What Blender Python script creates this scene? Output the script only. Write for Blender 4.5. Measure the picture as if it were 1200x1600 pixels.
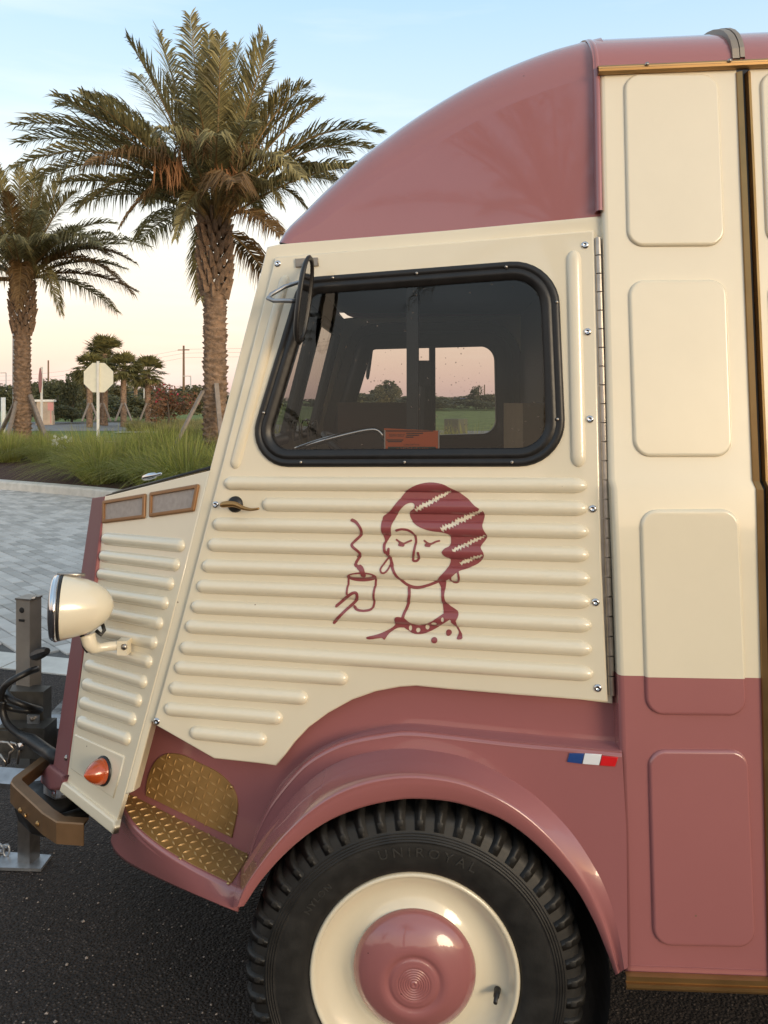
import bpy, bmesh, math, random
import numpy as np
from mathutils import Vector, Matrix, geometry, noise
random.seed(7); rng = np.random.default_rng(7)

# ------------------------------------------------------------------ clear
for o in list(bpy.data.objects): bpy.data.objects.remove(o)
SC = bpy.context.scene
COL = SC.collection

# ------------------------------------------------------------------ camera
CAM_H = 1.60; YAW = math.radians(3.0); FPX = 1250.0; PX, PY = 600.0, 625.0
cd = bpy.data.cameras.new('camera'); cam = bpy.data.objects.new('camera', cd); COL.objects.link(cam)
cam.location = (0, 0, CAM_H); cam.rotation_euler = (math.radians(90), 0, YAW)
cd.sensor_fit = 'HORIZONTAL'; cd.sensor_width = 36.0; cd.lens = 36.0*FPX/1200.0
cd.shift_y = -(800.0-PY)/1200.0; cd.clip_start = 0.05; cd.clip_end = 3000
SC.camera = cam
SC.render.resolution_x = 768; SC.render.resolution_y = 1024

# ------------------------------------------------------------------ world and sun
SUN_AZ = math.radians(38)      # behind the camera, to its right
SUN_EL = math.radians(9)
w = bpy.data.worlds.new('World'); SC.world = w; w.use_nodes = True
nt = w.node_tree; nt.nodes.clear()
def N(nt, t, **kw):
    n = nt.nodes.new(t)
    for k, v in kw.items(): setattr(n, k, v)
    return n
out = N(nt, 'ShaderNodeOutputWorld'); bg = N(nt, 'ShaderNodeBackground')
sky = N(nt, 'ShaderNodeTexSky', sky_type='NISHITA', sun_disc=False)
sky.sun_elevation = SUN_EL; sky.sun_rotation = math.pi - SUN_AZ
sky.air_density = 1.0; sky.dust_density = 2.0; sky.ozone_density = 1.5
tc = N(nt, 'ShaderNodeTexCoord'); sep = N(nt, 'ShaderNodeSeparateXYZ')
nt.links.new(tc.outputs['Generated'], sep.inputs[0])
ramp = N(nt, 'ShaderNodeValToRGB'); cr = ramp.color_ramp
mp = N(nt, 'ShaderNodeMapRange'); mp.inputs['From Min'].default_value = -0.05; mp.inputs['From Max'].default_value = 0.75
nt.links.new(sep.outputs['Z'], mp.inputs['Value']); nt.links.new(mp.outputs[0], ramp.inputs[0])
def el(deg): return (math.sin(math.radians(deg))+0.05)/0.80
stops = [(-1, (.60,.42,.41)), (1.0, (.79,.56,.52)), (4.5, (.90,.65,.54)), (9, (.91,.78,.64)), (14, (.79,.78,.74)), (19, (.57,.71,.82)), (27, (.41,.61,.81)), (45, (.42,.51,.59))]
while len(cr.elements) < len(stops): cr.elements.new(0.5)
for e, (d, c) in zip(cr.elements, stops): e.position = max(0, min(1, el(d))); e.color = c+(1,)
# faint streaks of thin cloud
mpg = N(nt, 'ShaderNodeMapping'); mpg.inputs['Scale'].default_value = (1.2, 1.2, 9)
nz = N(nt, 'ShaderNodeTexNoise'); nz.inputs['Scale'].default_value = 2.2; nz.inputs['Detail'].default_value = 5
nt.links.new(tc.outputs['Generated'], mpg.inputs[0]); nt.links.new(mpg.outputs[0], nz.inputs[0])
cm = N(nt, 'ShaderNodeMapRange'); cm.inputs['From Min'].default_value = .5; cm.inputs['From Max'].default_value = .8; cm.inputs['To Max'].default_value = .40
nt.links.new(nz.outputs['Fac'], cm.inputs['Value'])
cmix = N(nt, 'ShaderNodeMix', data_type='RGBA'); cmix.inputs['B'].default_value = (1.0, .95, .9, 1)
nt.links.new(cm.outputs[0], cmix.inputs['Factor']); nt.links.new(ramp.outputs[0], cmix.inputs['A'])
scl = N(nt, 'ShaderNodeMix', data_type='RGBA', blend_type='MULTIPLY'); scl.inputs['Factor'].default_value = 1.0
scl.inputs['B'].default_value = (.075, .065, .055, 1)
nt.links.new(sky.outputs[0], scl.inputs['A'])
add = N(nt, 'ShaderNodeMix', data_type='RGBA', blend_type='ADD'); add.inputs['Factor'].default_value = 1.0
nt.links.new(scl.outputs['Result'], add.inputs['A']); nt.links.new(cmix.outputs['Result'], add.inputs['B'])
nt.links.new(add.outputs['Result'], bg.inputs[0]); bg.inputs[1].default_value = 0.77
nt.links.new(bg.outputs[0], out.inputs[0])

sd = bpy.data.lights.new('sun', 'SUN'); sun = bpy.data.objects.new('sun', sd); COL.objects.link(sun)
sd.energy = 1.35; sd.angle = math.radians(24); sd.color = (1.0, .85, .62)
sv = Vector((math.sin(SUN_AZ)*math.cos(SUN_EL), -math.cos(SUN_AZ)*math.cos(SUN_EL), math.sin(SUN_EL)))
sun.rotation_euler = sv.to_track_quat('Z', 'Y').to_euler()

vs = SC.view_settings; vs.view_transform = 'Standard'; vs.look = 'None'; vs.exposure = 0.55; vs.gamma = 1.0
SC.render.engine = 'CYCLES'

# ------------------------------------------------------------------ pixel rays -> points on real surfaces
RV = np.array([math.cos(YAW), math.sin(YAW), 0]); DV = np.array([0, 0, -1.0]); FV = np.array([-math.sin(YAW), math.cos(YAW), 0])
CO = np.array([0, 0, CAM_H])
def ray(u, v): return FV + (u-PX)/FPX*RV + (v-PY)/FPX*DV
def dep(u, v, d): return CO + ray(u, v)*d               # point at camera depth d
def aty(u, v, y): r = ray(u, v); return CO + r*(y/r[1])  # point on plane Y=y
def gnd(u, v, z=0.0): r = ray(u, v); return CO + r*((z-CAM_H)/r[2])
def unit(a): a = np.array(a, float); return a/np.linalg.norm(a)
def hit(u, v, p, n): r = ray(u, v); return CO + r*(((p-CO) @ n)/(r @ n))
class Frame:
    """flat panel: origin, s (to the rear), t (up), n (outwards)"""
    def __init__(s, o, es, up):
        s.o = np.array(o, float); s.es = unit(es); n = unit(np.cross(s.es, up)); s.n = n; s.et = unit(np.cross(n, s.es))
    def P(s, a, b, h=0.0): return s.o + s.es*a + s.et*b + s.n*h
    def st(s, u, v, h=0.0):
        q = hit(u, v, s.o+s.n*h, s.n) - s.o
        return (float(q @ s.es), float(q @ s.et))
    def at(s, u, v, h=0.0): return hit(u, v, s.o+s.n*h, s.n)
    def loop(s, pts, h=0.0): return [s.st(u, v, h) for u, v in pts]
YC = 2.68
def mir(p): return np.array([p[0]+.04, 2*YC-p[1], p[2]-.04])      # far side: the van stands a little askew on the sloping lot

# ------------------------------------------------------------------ object helpers
def link(o, parent=None):
    COL.objects.link(o)
    if parent is not None:
        o.parent = parent
        if parent.type == 'EMPTY': o.matrix_parent_inverse = Matrix.Translation(-Vector(parent.location))
    return o
def obj(name, V, Fs, m, parent=None, smooth=False, wn=False):
    me = bpy.data.meshes.new(name); me.from_pydata([tuple(map(float, p)) for p in V], [], [tuple(f) for f in Fs])
    me.validate(); me.update()
    if m is not None: me.materials.append(m)
    if smooth or wn: me.shade_smooth()
    o = bpy.data.objects.new(name, me); link(o, parent)
    if wn:
        md = o.modifiers.new('wn', 'WEIGHTED_NORMAL'); md.keep_sharp = True
    return o
def tag(o, label, cat=None, group=None, kind=None):
    if label: o['label'] = label
    if cat: o['category'] = cat
    if group: o['group'] = group
    if kind: o['kind'] = kind
    return o
def thing(name, loc, label, cat, group=None):
    o = bpy.data.objects.new(name, None); o.location = tuple(map(float, loc)); o.empty_display_size = .2
    COL.objects.link(o); return tag(o, label, cat, group)
class MB:
    """collects shapes into one mesh"""
    def __init__(s): s.V = []; s.F = []
    def add(s, V, F):
        b = len(s.V); s.V += [tuple(map(float, p)) for p in V]; s.F += [tuple(i+b for i in f) for f in F]
    def grid(s, rows, closeu=False, closev=False, flip=False):
        b = len(s.V); nr, nc = len(rows), len(rows[0])
        for r in rows: s.V += [tuple(map(float, p)) for p in r]
        for i in range(nr if closev else nr-1):
            for j in range(nc if closeu else nc-1):
                a = b+i*nc+j; c = b+i*nc+(j+1) % nc; i2 = (i+1) % nr
                d = b+i2*nc+(j+1) % nc; e = b+i2*nc+j
                s.F.append((a, e, d, c) if flip else (a, c, d, e))
    def box(s, c, sx, sy, sz, R=None):
        c = np.array(c, float); R = np.eye(3) if R is None else R
        V = [c + R @ np.array([x*sx/2, y*sy/2, z*sz/2]) for x in (-1, 1) for y in (-1, 1) for z in (-1, 1)]
        s.add(V, [(0,1,3,2), (4,6,7,5), (0,4,5,1), (2,3,7,6), (0,2,6,4), (1,5,7,3)])
    def tube(s, pts, r, n=8, cap=True):
        pts = [np.array(p, float) for p in pts]; rr = r if hasattr(r, '__len__') else [r]*len(pts)
        up = np.array([0, 0, 1.0]); rows = []; prev = None
        for i, p in enumerate(pts):
            t = unit(pts[min(i+1, len(pts)-1)]-pts[max(i-1, 0)])
            if prev is None:
                a = np.cross(t, up)
                if np.linalg.norm(a) < 1e-3: a = np.cross(t, np.array([1.0, 0, 0]))
            else: a = prev - t*(prev @ t)
            a = unit(a); prev = a; b2 = np.cross(t, a)
            rows.append([p + rr[i]*(math.cos(k*2*math.pi/n)*a + math.sin(k*2*math.pi/n)*b2) for k in range(n)])
        b = len(s.V); s.grid(rows, closeu=True, flip=True)
        if cap:
            s.F.append(tuple(b+k for k in range(n))); s.F.append(tuple(b+(len(rows)-1)*n+n-1-k for k in range(n)))
    def lathe(s, o, ax, prof, n=32, ref=(0, 0, 1), a0=0, a1=2*math.pi):
        """prof: (distance along axis, radius)"""
        o = np.array(o, float); ax = unit(ax); e1 = np.array(ref, float); e1 = unit(e1-ax*(e1 @ ax)); e2 = np.cross(ax, e1)
        full = abs(a1-a0-2*math.pi) < 1e-6; m = n if full else n+1
        rows = [[o+ax*z+max(r, 1e-5)*(math.cos(a0+(a1-a0)*k/n)*e1+math.sin(a0+(a1-a0)*k/n)*e2) for k in range(m)] for z, r in prof]
        s.grid(rows, closeu=full, flip=False)
    def build(s, name, m, parent=None, smooth=False, wn=False): return obj(name, s.V, s.F, m, parent, smooth, wn)
def area(l): return sum(l[i][0]*l[(i+1) % len(l)][1]-l[(i+1) % len(l)][0]*l[i][1] for i in range(len(l)))/2
def offset(l, d):
    """inset a CCW loop by d (grow for negative d)"""
    n = len(l); r = []
    for i in range(n):
        a, b, c = l[i-1], l[i], l[(i+1) % n]
        e1 = unit((b[0]-a[0], b[1]-a[1])); e2 = unit((c[0]-b[0], c[1]-b[1]))
        n1 = np.array([-e1[1], e1[0]]); n2 = np.array([-e2[1], e2[0]]); m = n1+n2; k = max(m @ m, .35)
        r.append((b[0]+d*2*m[0]/k, b[1]+d*2*m[1]/k))
    return r
def rounded(pts, rad, k=7):
    """round the corners of a polygon; rad = one radius or one per corner"""
    n = len(pts); r = []
    for i in range(n):
        a, b, c = (np.array(pts[j % n], float) for j in (i-1, i, i+1)); q = rad[i] if hasattr(rad, '__len__') else rad
        d1 = unit(a-b); d2 = unit(c-b); ang = math.acos(max(-1, min(1, d1 @ d2))); t = q/math.tan(ang/2)
        t = min(t, .49*np.linalg.norm(a-b), .49*np.linalg.norm(c-b)); q2 = t*math.tan(ang/2)
        p1 = b+d1*t; p2 = b+d2*t; ctr = b+unit(d1+d2)*(q2/math.sin(ang/2))
        a1 = math.atan2(*(p1-ctr)[::-1]); a2 = math.atan2(*(p2-ctr)[::-1]); da = (a2-a1+math.pi) % (2*math.pi)-math.pi
        for j in range(k+1):
            r.append((ctr[0]+q2*math.cos(a1+da*j/k), ctr[1]+q2*math.sin(a1+da*j/k)))
    return r
def spline(pts, k=6, closed=False):
    """Catmull-Rom through points of any dimension"""
    P = [np.array(p, float) for p in pts]; n = len(P); r = []
    for i in range(n if closed else n-1):
        p0 = P[i-1] if (closed or i > 0) else 2*P[0]-P[1]; p1 = P[i]; p2 = P[(i+1) % n]
        p3 = P[(i+2) % n] if (closed or i+2 < n) else 2*P[-1]-P[-2]
        for j in range(k):
            t = j/k; r.append(.5*((2*p1)+(-p0+p2)*t+(2*p0-5*p1+4*p2-p3)*t*t+(-p0+3*p1-3*p2+p3)*t**3))
    if not closed: r.append(P[-1])
    return r
def resample(pts, n):
    P = np.array(pts, float); d = np.r_[0, np.cumsum(np.linalg.norm(np.diff(P, axis=0), axis=1))]
    t = np.linspace(0, d[-1], n); return [np.array([np.interp(x, d, P[:, k]) for k in range(P.shape[1])]) for x in t]
def plate(name, fr, loop, h0, h1, bev, m, parent=None, holes=(), seg=3, back=False, hbev=None, mirror=False):
    """flat sheet with a rounded edge, in the frame fr"""
    V = []; F = []; front = []; fidx = []
    def ring(l, hole):
        if (area(l) < 0): l = l[::-1]
        if hole: l = l[::-1]
        bb = (hbev if (hole and hbev is not None) else bev)
        rows = [(0, h0)]+[(bb*(1-math.cos(k*math.pi/2/seg)), h1-bb+bb*math.sin(k*math.pi/2/seg)) for k in range(seg+1)] if bb > 0 else [(0, h0), (0, h1)]
        b = len(V); n = len(l)
        for d, h in rows:
            for p in (offset(l, d) if d else l): V.append(fr.P(p[0], p[1], h))
        for i in range(len(rows)-1):
            for j in range(n): F.append((b+i*n+j, b+i*n+(j+1) % n, b+(i+1)*n+(j+1) % n, b+(i+1)*n+j))
        last = offset(l, rows[-1][0]) if rows[-1][0] else l
        front.append([Vector((p[0], p[1], 0)) for p in last]); fidx.extend(range(b+(len(rows)-1)*n, b+len(rows)*n))
        return b, n
    rb = [ring(list(loop), False)]+[ring(list(h), True) for h in holes]
    bidx = [i for b, n in rb for i in range(b, b+n)]
    for t in geometry.tessellate_polygon(front):
        a, b_, c = (fidx[i] for i in t); pa, pb, pc = (V[i] for i in (a, b_, c))
        if np.cross(pb-pa, pc-pa) @ fr.n < 0: b_, c = c, b_
        F.append((a, b_, c))
        if back:
            inv = {f: i for f, i in zip(fidx, bidx)}; F.append((inv[a], inv[c], inv[b_]))
    if mirror: V = [mir(p) for p in V]; F = [f[::-1] for f in F]
    return obj(name, V, F, m, parent, wn=True)

# ------------------------------------------------------------------ materials
def mat(name, base, rough=.5, metal=0.0, coat=0.0, var=0.0, vscale=6.0, bump=0.0, bscale=40.0, bdist=.002, spec=.5, detail=4, trans=0, emis=None):
    m = bpy.data.materials.new(name); m.use_nodes = True; t = m.node_tree; p = t.nodes['Principled BSDF']
    p.inputs['Base Color'].default_value = tuple(base)+(1,); p.inputs['Roughness'].default_value = rough; p.inputs['Metallic'].default_value = metal
    p.inputs['Specular IOR Level'].default_value = spec
    p.inputs['Coat Weight'].default_value = coat; p.inputs['Coat Roughness'].default_value = .035
    if trans: p.inputs['Transmission Weight'].default_value = trans
    g = N(t, 'ShaderNodeNewGeometry')
    if var:
        n = N(t, 'ShaderNodeTexNoise'); n.inputs['Scale'].default_value = vscale; n.inputs['Detail'].default_value = detail
        t.links.new(g.outputs['Position'], n.inputs['Vector'])
        mr = N(t, 'ShaderNodeMapRange'); mr.inputs['From Min'].default_value = .3; mr.inputs['From Max'].default_value = .7
        mr.inputs['To Min'].default_value = 1-var; mr.inputs['To Max'].default_value = 1+var
        t.links.new(n.outputs['Fac'], mr.inputs['Value'])
        mx = N(t, 'ShaderNodeVectorMath', operation='SCALE'); mx.inputs[0].default_value = base
        t.links.new(mr.outputs[0], mx.inputs['Scale']); t.links.new(mx.outputs[0], p.inputs['Base Color'])
        r2 = N(t, 'ShaderNodeMapRange'); r2.inputs['To Min'].default_value = rough*.8; r2.inputs['To Max'].default_value = min(1, rough*1.2)
        t.links.new(n.outputs['Fac'], r2.inputs['Value']); t.links.new(r2.outputs[0], p.inputs['Roughness'])
    if bump:
        n = N(t, 'ShaderNodeTexNoise'); n.inputs['Scale'].default_value = bscale; n.inputs['Detail'].default_value = 3
        t.links.new(g.outputs['Position'], n.inputs['Vector'])
        b = N(t, 'ShaderNodeBump'); b.inputs['Strength'].default_value = bump; b.inputs['Distance'].default_value = bdist
        t.links.new(n.outputs['Fac'], b.inputs['Height']); t.links.new(b.outputs[0], p.inputs['Normal'])
    return m
CREAM = (.765, .69, .535); PINK = (.34, .126, .126)
M = {}
M['cream'] = mat('cream_paint', CREAM, .28, coat=.9, bump=.18, bscale=2.5, bdist=.012)
M['pink'] = mat('rose_paint', PINK, .26, coat=1.0, bump=.18, bscale=2.5, bdist=.012)
M['gutter'] = mat('dull_bronze_rail', (.40, .25, .11), .45, metal=.8, var=.1, vscale=10)
M['gold'] = mat('bronze_trim', (.40, .235, .095), .34, metal=.85, var=.10, vscale=14, bump=.1, bscale=60)
M['goldb'] = mat('brushed_gold_trim', (.52, .34, .14), .38, metal=.9, var=.08, vscale=10)
M['lug'] = mat('worn_bronze_lug', (.47, .29, .115), .42, metal=.2, var=.2, vscale=30)
M['rose_frame'] = mat('rose_frame_paint', (.26, .085, .085), .5, spec=.3, var=.05)
M['tread'] = mat('bronze_tread_plate', (.33, .185, .06), .45, metal=.15, var=.15, vscale=18, bump=.2, bscale=90)
M['rubber'] = mat('black_rubber', (.012, .011, .011), .42, var=.2, vscale=30, bump=.15, bscale=80)
M['blackgap'] = mat('black_seal', (.008, .008, .01), .35)
M['tyre'] = mat('tyre_rubber', (.016, .015, .014), .55, var=.35, vscale=25, bump=.3, bscale=120, bdist=.001)
M['chrome'] = mat('chrome', (.62, .62, .64), .10, metal=1.0)
M['steel'] = mat('brushed_steel', (.42, .38, .34), .35, metal=1.0, var=.12, vscale=40)
M['galv'] = mat('galvanised_steel', (.40, .41, .43), .45, metal=.9, var=.2, vscale=30)
M['band'] = mat('tan_grey_band', (.30, .255, .21), .5, metal=.5, var=.1)
M['paintsteel'] = mat('grey_painted_steel', (.27, .24, .21), .45, metal=.3, var=.15, vscale=12)
M['amber'] = mat('amber_lens', (.42, .065, .012), .2, coat=.8, var=.15, vscale=60)
M['dark'] = mat('dark_interior', (.085, .064, .052), .7, var=.2, vscale=5)
M['darker'] = mat('black_plastic', (.014, .013, .013), .5)
M['vent'] = mat('grey_vent_mesh', (.36, .31, .28), .5, metal=.2, var=.12, vscale=70)
M['blue'] = mat('emblem_blue', (.02, .06, .22), .3); M['white'] = mat('emblem_white', (.75, .76, .78), .3); M['red'] = mat('emblem_red', (.62, .012, .015), .3)
M['card'] = mat('cardboard', (.42, .31, .19), .8, var=.08, vscale=15)
M['orange'] = mat('orange_paper', (.78, .16, .025), .6); M['ink'] = mat('black_ink', (.015, .012, .01), .6); M['greenink'] = mat('dark_green_ink', (.012, .035, .022), .6)
M['greytint'] = mat('pale_grey_paper', (.6, .58, .55), .7)
def speck(m, col, scale=11.0, thr=.022):
    """sparse tiny chips and dirt specks, and faint smears in the gloss"""
    t = m.node_tree; p = t.nodes['Principled BSDF']; g = N(t, 'ShaderNodeNewGeometry'); vo = N(t, 'ShaderNodeTexVoronoi'); vo.inputs['Scale'].default_value = scale
    t.links.new(g.outputs['Position'], vo.inputs['Vector']); lt = N(t, 'ShaderNodeMath', operation='LESS_THAN'); lt.inputs[1].default_value = thr; t.links.new(vo.outputs['Distance'], lt.inputs[0])
    mx = N(t, 'ShaderNodeMix', data_type='RGBA'); mx.inputs['B'].default_value = col+(1,); t.links.new(lt.outputs[0], mx.inputs['Factor'])
    src = p.inputs['Base Color'].links[0].from_socket if p.inputs['Base Color'].links else None
    # broad, very faint dirt film
    n = N(t, 'ShaderNodeTexNoise'); n.inputs['Scale'].default_value = 1.7; n.inputs['Detail'].default_value = 6; n.inputs['Roughness'].default_value = .7; t.links.new(g.outputs['Position'], n.inputs['Vector'])
    mr = N(t, 'ShaderNodeMapRange'); mr.inputs['From Min'].default_value = .35; mr.inputs['From Max'].default_value = .75; mr.inputs['To Min'].default_value = 1.0; mr.inputs['To Max'].default_value = .93; t.links.new(n.outputs['Fac'], mr.inputs['Value'])
    sc = N(t, 'ShaderNodeVectorMath', operation='SCALE')
    if src: t.links.new(src, sc.inputs[0])
    else: sc.inputs[0].default_value = p.inputs['Base Color'].default_value[:3]
    t.links.new(mr.outputs[0], sc.inputs['Scale']); t.links.new(sc.outputs[0], mx.inputs['A']); t.links.new(mx.outputs['Result'], p.inputs['Base Color'])
    n2 = N(t, 'ShaderNodeTexNoise'); n2.inputs['Scale'].default_value = 9; n2.inputs['Detail'].default_value = 8; t.links.new(g.outputs['Position'], n2.inputs['Vector'])
    m3 = N(t, 'ShaderNodeMapRange'); m3.inputs['From Min'].default_value = .4; m3.inputs['From Max'].default_value = .8; m3.inputs['To Min'].default_value = .03; m3.inputs['To Max'].default_value = .055; t.links.new(n2.outputs['Fac'], m3.inputs['Value']); t.links.new(m3.outputs[0], p.inputs['Coat Roughness'])
speck(M['cream'], (.20, .13, .08)); speck(M['pink'], (.07, .03, .03)); speck(M['rose_frame'], (.07, .03, .03))
# two-tone body paint: the line between the colours sits at z = 1.022 m
def twotone():
    m = mat('two_tone_paint', CREAM, .27, coat=.95, bump=.25, bscale=3.2, bdist=.012); t = m.node_tree; p = t.nodes['Principled BSDF']
    g = N(t, 'ShaderNodeNewGeometry'); s = N(t, 'ShaderNodeSeparateXYZ'); t.links.new(g.outputs['Position'], s.inputs[0])
    gt = N(t, 'ShaderNodeMath', operation='GREATER_THAN'); gt.inputs[1].default_value = TWO_Z
    t.links.new(s.outputs['Z'], gt.inputs[0])
    mx = N(t, 'ShaderNodeMix', data_type='RGBA'); mx.inputs['A'].default_value = PINK+(1,); mx.inputs['B'].default_value = CREAM+(1,)
    t.links.new(gt.outputs[0], mx.inputs['Factor']); t.links.new(mx.outputs['Result'], p.inputs['Base Color']); return m
TWO_Z = 1.022
M['two'] = twotone(); speck(M['two'], (.20, .12, .08))
def glass(name, tint, refl=1.0):
    m = bpy.data.materials.new(name); m.use_nodes = True; t = m.node_tree; t.nodes.clear()
    o = N(t, 'ShaderNodeOutputMaterial'); mx = N(t, 'ShaderNodeMixShader'); tr = N(t, 'ShaderNodeBsdfTransparent'); gl = N(t, 'ShaderNodeBsdfGlossy')
    fr = N(t, 'ShaderNodeFresnel'); fr.inputs[0].default_value = 1.5; gl.inputs['Roughness'].default_value = .02
    tr.inputs[0].default_value = tuple(tint)+(1,)
    # specks of dried rain
    g = N(t, 'ShaderNodeNewGeometry'); vo = N(t, 'ShaderNodeTexVoronoi'); vo.inputs['Scale'].default_value = 55
    lt = N(t, 'ShaderNodeMath', operation='LESS_THAN'); lt.inputs[1].default_value = .11
    t.links.new(g.outputs['Position'], vo.inputs['Vector']); t.links.new(vo.outputs['Distance'], lt.inputs[0])
    n2 = N(t, 'ShaderNodeTexNoise'); n2.inputs['Scale'].default_value = 5; gt = N(t, 'ShaderNodeMath', operation='GREATER_THAN'); gt.inputs[1].default_value = .52
    t.links.new(g.outputs['Position'], n2.inputs['Vector']); t.links.new(n2.outputs['Fac'], gt.inputs[0])
    mu = N(t, 'ShaderNodeMath', operation='MULTIPLY'); t.links.new(lt.outputs[0], mu.inputs[0]); t.links.new(gt.outputs[0], mu.inputs[1])
    df = N(t, 'ShaderNodeBsdfDiffuse'); df.inputs[0].default_value = (.16, .13, .11, 1)
    m2 = N(t, 'ShaderNodeMixShader'); m3 = N(t, 'ShaderNodeMath', operation='MULTIPLY'); m3.inputs[1].default_value = .55
    t.links.new(mu.outputs[0], m3.inputs[0])
    t.links.new(fr.outputs[0], mx.inputs[0]); t.links.new(tr.outputs[0], mx.inputs[1]); t.links.new(gl.outputs[0], mx.inputs[2])
    t.links.new(m3.outputs[0], m2.inputs[0]); t.links.new(mx.outputs[0], m2.inputs[1]); t.links.new(df.outputs[0], m2.inputs[2])
    t.links.new(m2.outputs[0], o.inputs[0]); return m
M['glass'] = glass('tinted_glass', (.72, .70, .67)); M['clear'] = glass('clear_glass', (.88, .86, .84))
# ================================================================== THE VAN
van = thing('food_van', (0.3, YC, 0), 'vintage cream and rose pink food van trailer with ribbed cab door', 'van')
X_REAR = 2.75
LOWER = Frame((0, 1.667, .45), (1, 0, 0), (0, .0607, 1)); UPPER = Frame((0, 1.745, 1.428), (1, 0, 0), (0, .10, 1))
def ylow(z): return 1.667+.0607*(z-.45)
def yup(z): return 1.745+.10*(z-1.428)
prof = [(ylow(z), z) for z in (.42, .7, TWO_Z, 1.25, 1.412)]+[(1.745, 1.428)]+[(yup(z), z) for z in (1.6, 1.85, 2.1, 2.352)]
XB = .392                                   # front edge of the box body
_e = [(LOWER.at(u, v)[2], LOWER.at(u, v)[0]) for u, v in ((977, 1500), (971, 1200), (966, 1052), (960.5, 880), (956, 766))]+[(UPPER.at(u, v)[2], UPPER.at(u, v)[0]) for u, v in ((952, 750), (944.5, 440), (941, 335), (937, 120))]
def xbz(z): return float(np.interp(z, [q[0] for q in _e], [q[1] for q in _e]))
TILT = .022                                 # the roof line rises a little to the rear
def tilt(o):
    for v in o.data.vertices: v.co.z += TILT*(v.co.x-.72)
    return o
def bodyrows(x0, x1, pr): return [[(x0, y, z), (x1, y, z)] for y, z in pr]
XT0, XT1 = LOWER.st(1188, 1054)[0], LOWER.st(1188, 1054)[0]+.033    # trim column
b = MB()
b.grid([[(xbz(z)+.012, y, z), (XT0+.002, y, z)] for y, z in prof], flip=False)
edge = [[(xbz(z)+.012-.012*math.sin(t), y+.012*(1-math.cos(t)), z) for t in np.linspace(0, math.pi/2, 5)]+[(xbz(z)-.001, y+.075, z)] for y, z in prof]
b.grid(edge, flip=True)
b.build('body_side', M['two'], van, wn=True)
b = MB(); b.grid(bodyrows(XT1-.002, X_REAR, prof)); b.build('body_side', M['two'], van)
b = MB(); b.grid([[mir(p) for p in r] for r in bodyrows(XB, X_REAR, prof)], flip=True)
b.add([(X_REAR, prof[0][0], .42), (X_REAR, 2*YC-prof[0][0], .42), (X_REAR, 2*YC-prof[-1][0], 2.352), (X_REAR, prof[-1][0], 2.352)], [(0, 1, 2, 3)])
b.add([(XB, prof[0][0], .44), (XB, 2*YC-prof[0][0], .44), (X_REAR, 2*YC-prof[0][0], .44), (X_REAR, prof[0][0], .44)], [(0, 1, 2, 3)])
b.build('body_shell', M['two'], van)
b = MB(); b.box((XB+.03, YC, 1.4), .02, 1.66, 1.9); b.build('bulkhead', M['dark'], van)
# embossed panels
for fr, q in ((UPPER, [(974, 117), (1121, 117), (1132, 385), (980, 386)]), (UPPER, [(981, 438), (1134, 437), (1144, 714), (990, 714)]),
              (LOWER, [(999, 796), (1153, 795), (1166, 1118), (1009, 1116)]), (LOWER, [(1012, 1170), (1168, 1171), (1180, 1479), (1020, 1476)])):
    l = fr.loop(q); l = rounded(l[::-1], .036)
    plate('embossed_panel', fr, l, -.002, .0075, .007, M['two'], van, seg=4)
    l2 = [(p[0]+.30, p[1]) for p in l]
    plate('embossed_panel', fr, l2, -.002, .0075, .007, M['two'], van, seg=4)
# vertical gold trim with a black seal in the gap, following the shoulder
def vtrim(x0, x1, out0, out1, m, name, z1=2.335):
    b = MB(); pr = [(y, min(z, z1)) for y, z in prof]
    b.grid([[(x0, y+.004, z), (x0+.0015, y-out0, z), (x1-.0015, y-out1, z), (x1, y+.004, z)] for y, z in pr]); return b.build(name, m, van)
w_ = XT1-XT0
vtrim(XT0, XT0+.38*w_, .006, .012, M['gold'], 'trim_strip'); vtrim(XT0+.38*w_, XT0+.68*w_, -.003, -.003, M['blackgap'], 'rubber_seal'); vtrim(XT0+.68*w_, XT1, .012, .006, M['goldb'], 'trim_strip')
# sill rail
sx0 = LOWER.st(976, 1505)[0]
zs0, zs1 = .425, .448
b = MB(); pr = [(0, .398), (-.010, .399), (-.012, .404), (-.012, .410), (-.007, .412), (-.007, .416), (-.012, .418), (-.012, .427), (-.003, .429), (0, .429)]
b.grid([[(x, ylow(.43)-.002+d, z) for d, z in pr] for x in (sx0, X_REAR)], flip=True); b.build('sill_rail', M['gold'], van)
# gutter rail
gz = 2.346
b = MB(); pr = [(.0, gz-.004), (-.010, gz-.004), (-.017, gz+.000), (-.018, gz+.005), (-.013, gz+.008), (-.013, gz+.011), (-.008, gz+.016), (.006, gz+.016)]
b.grid([[(x, yup(gz)+d, z) for d, z in pr] for x in (XB-.004, X_REAR)], flip=True); o = tilt(b.build('gutter_rail', M['gutter'], van))
b.V = []; b.F = []
for px in (1008, 1136):
    q = UPPER.at(px, 100); b = MB(); b.lathe((q[0], yup(gz)-.0145, gz+.012), (0, -1, .1), [(0, .005), (.003, .004), (.004, .0)], 10); tilt(b.build('rail_screw', M['steel'], o, smooth=True))
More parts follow.
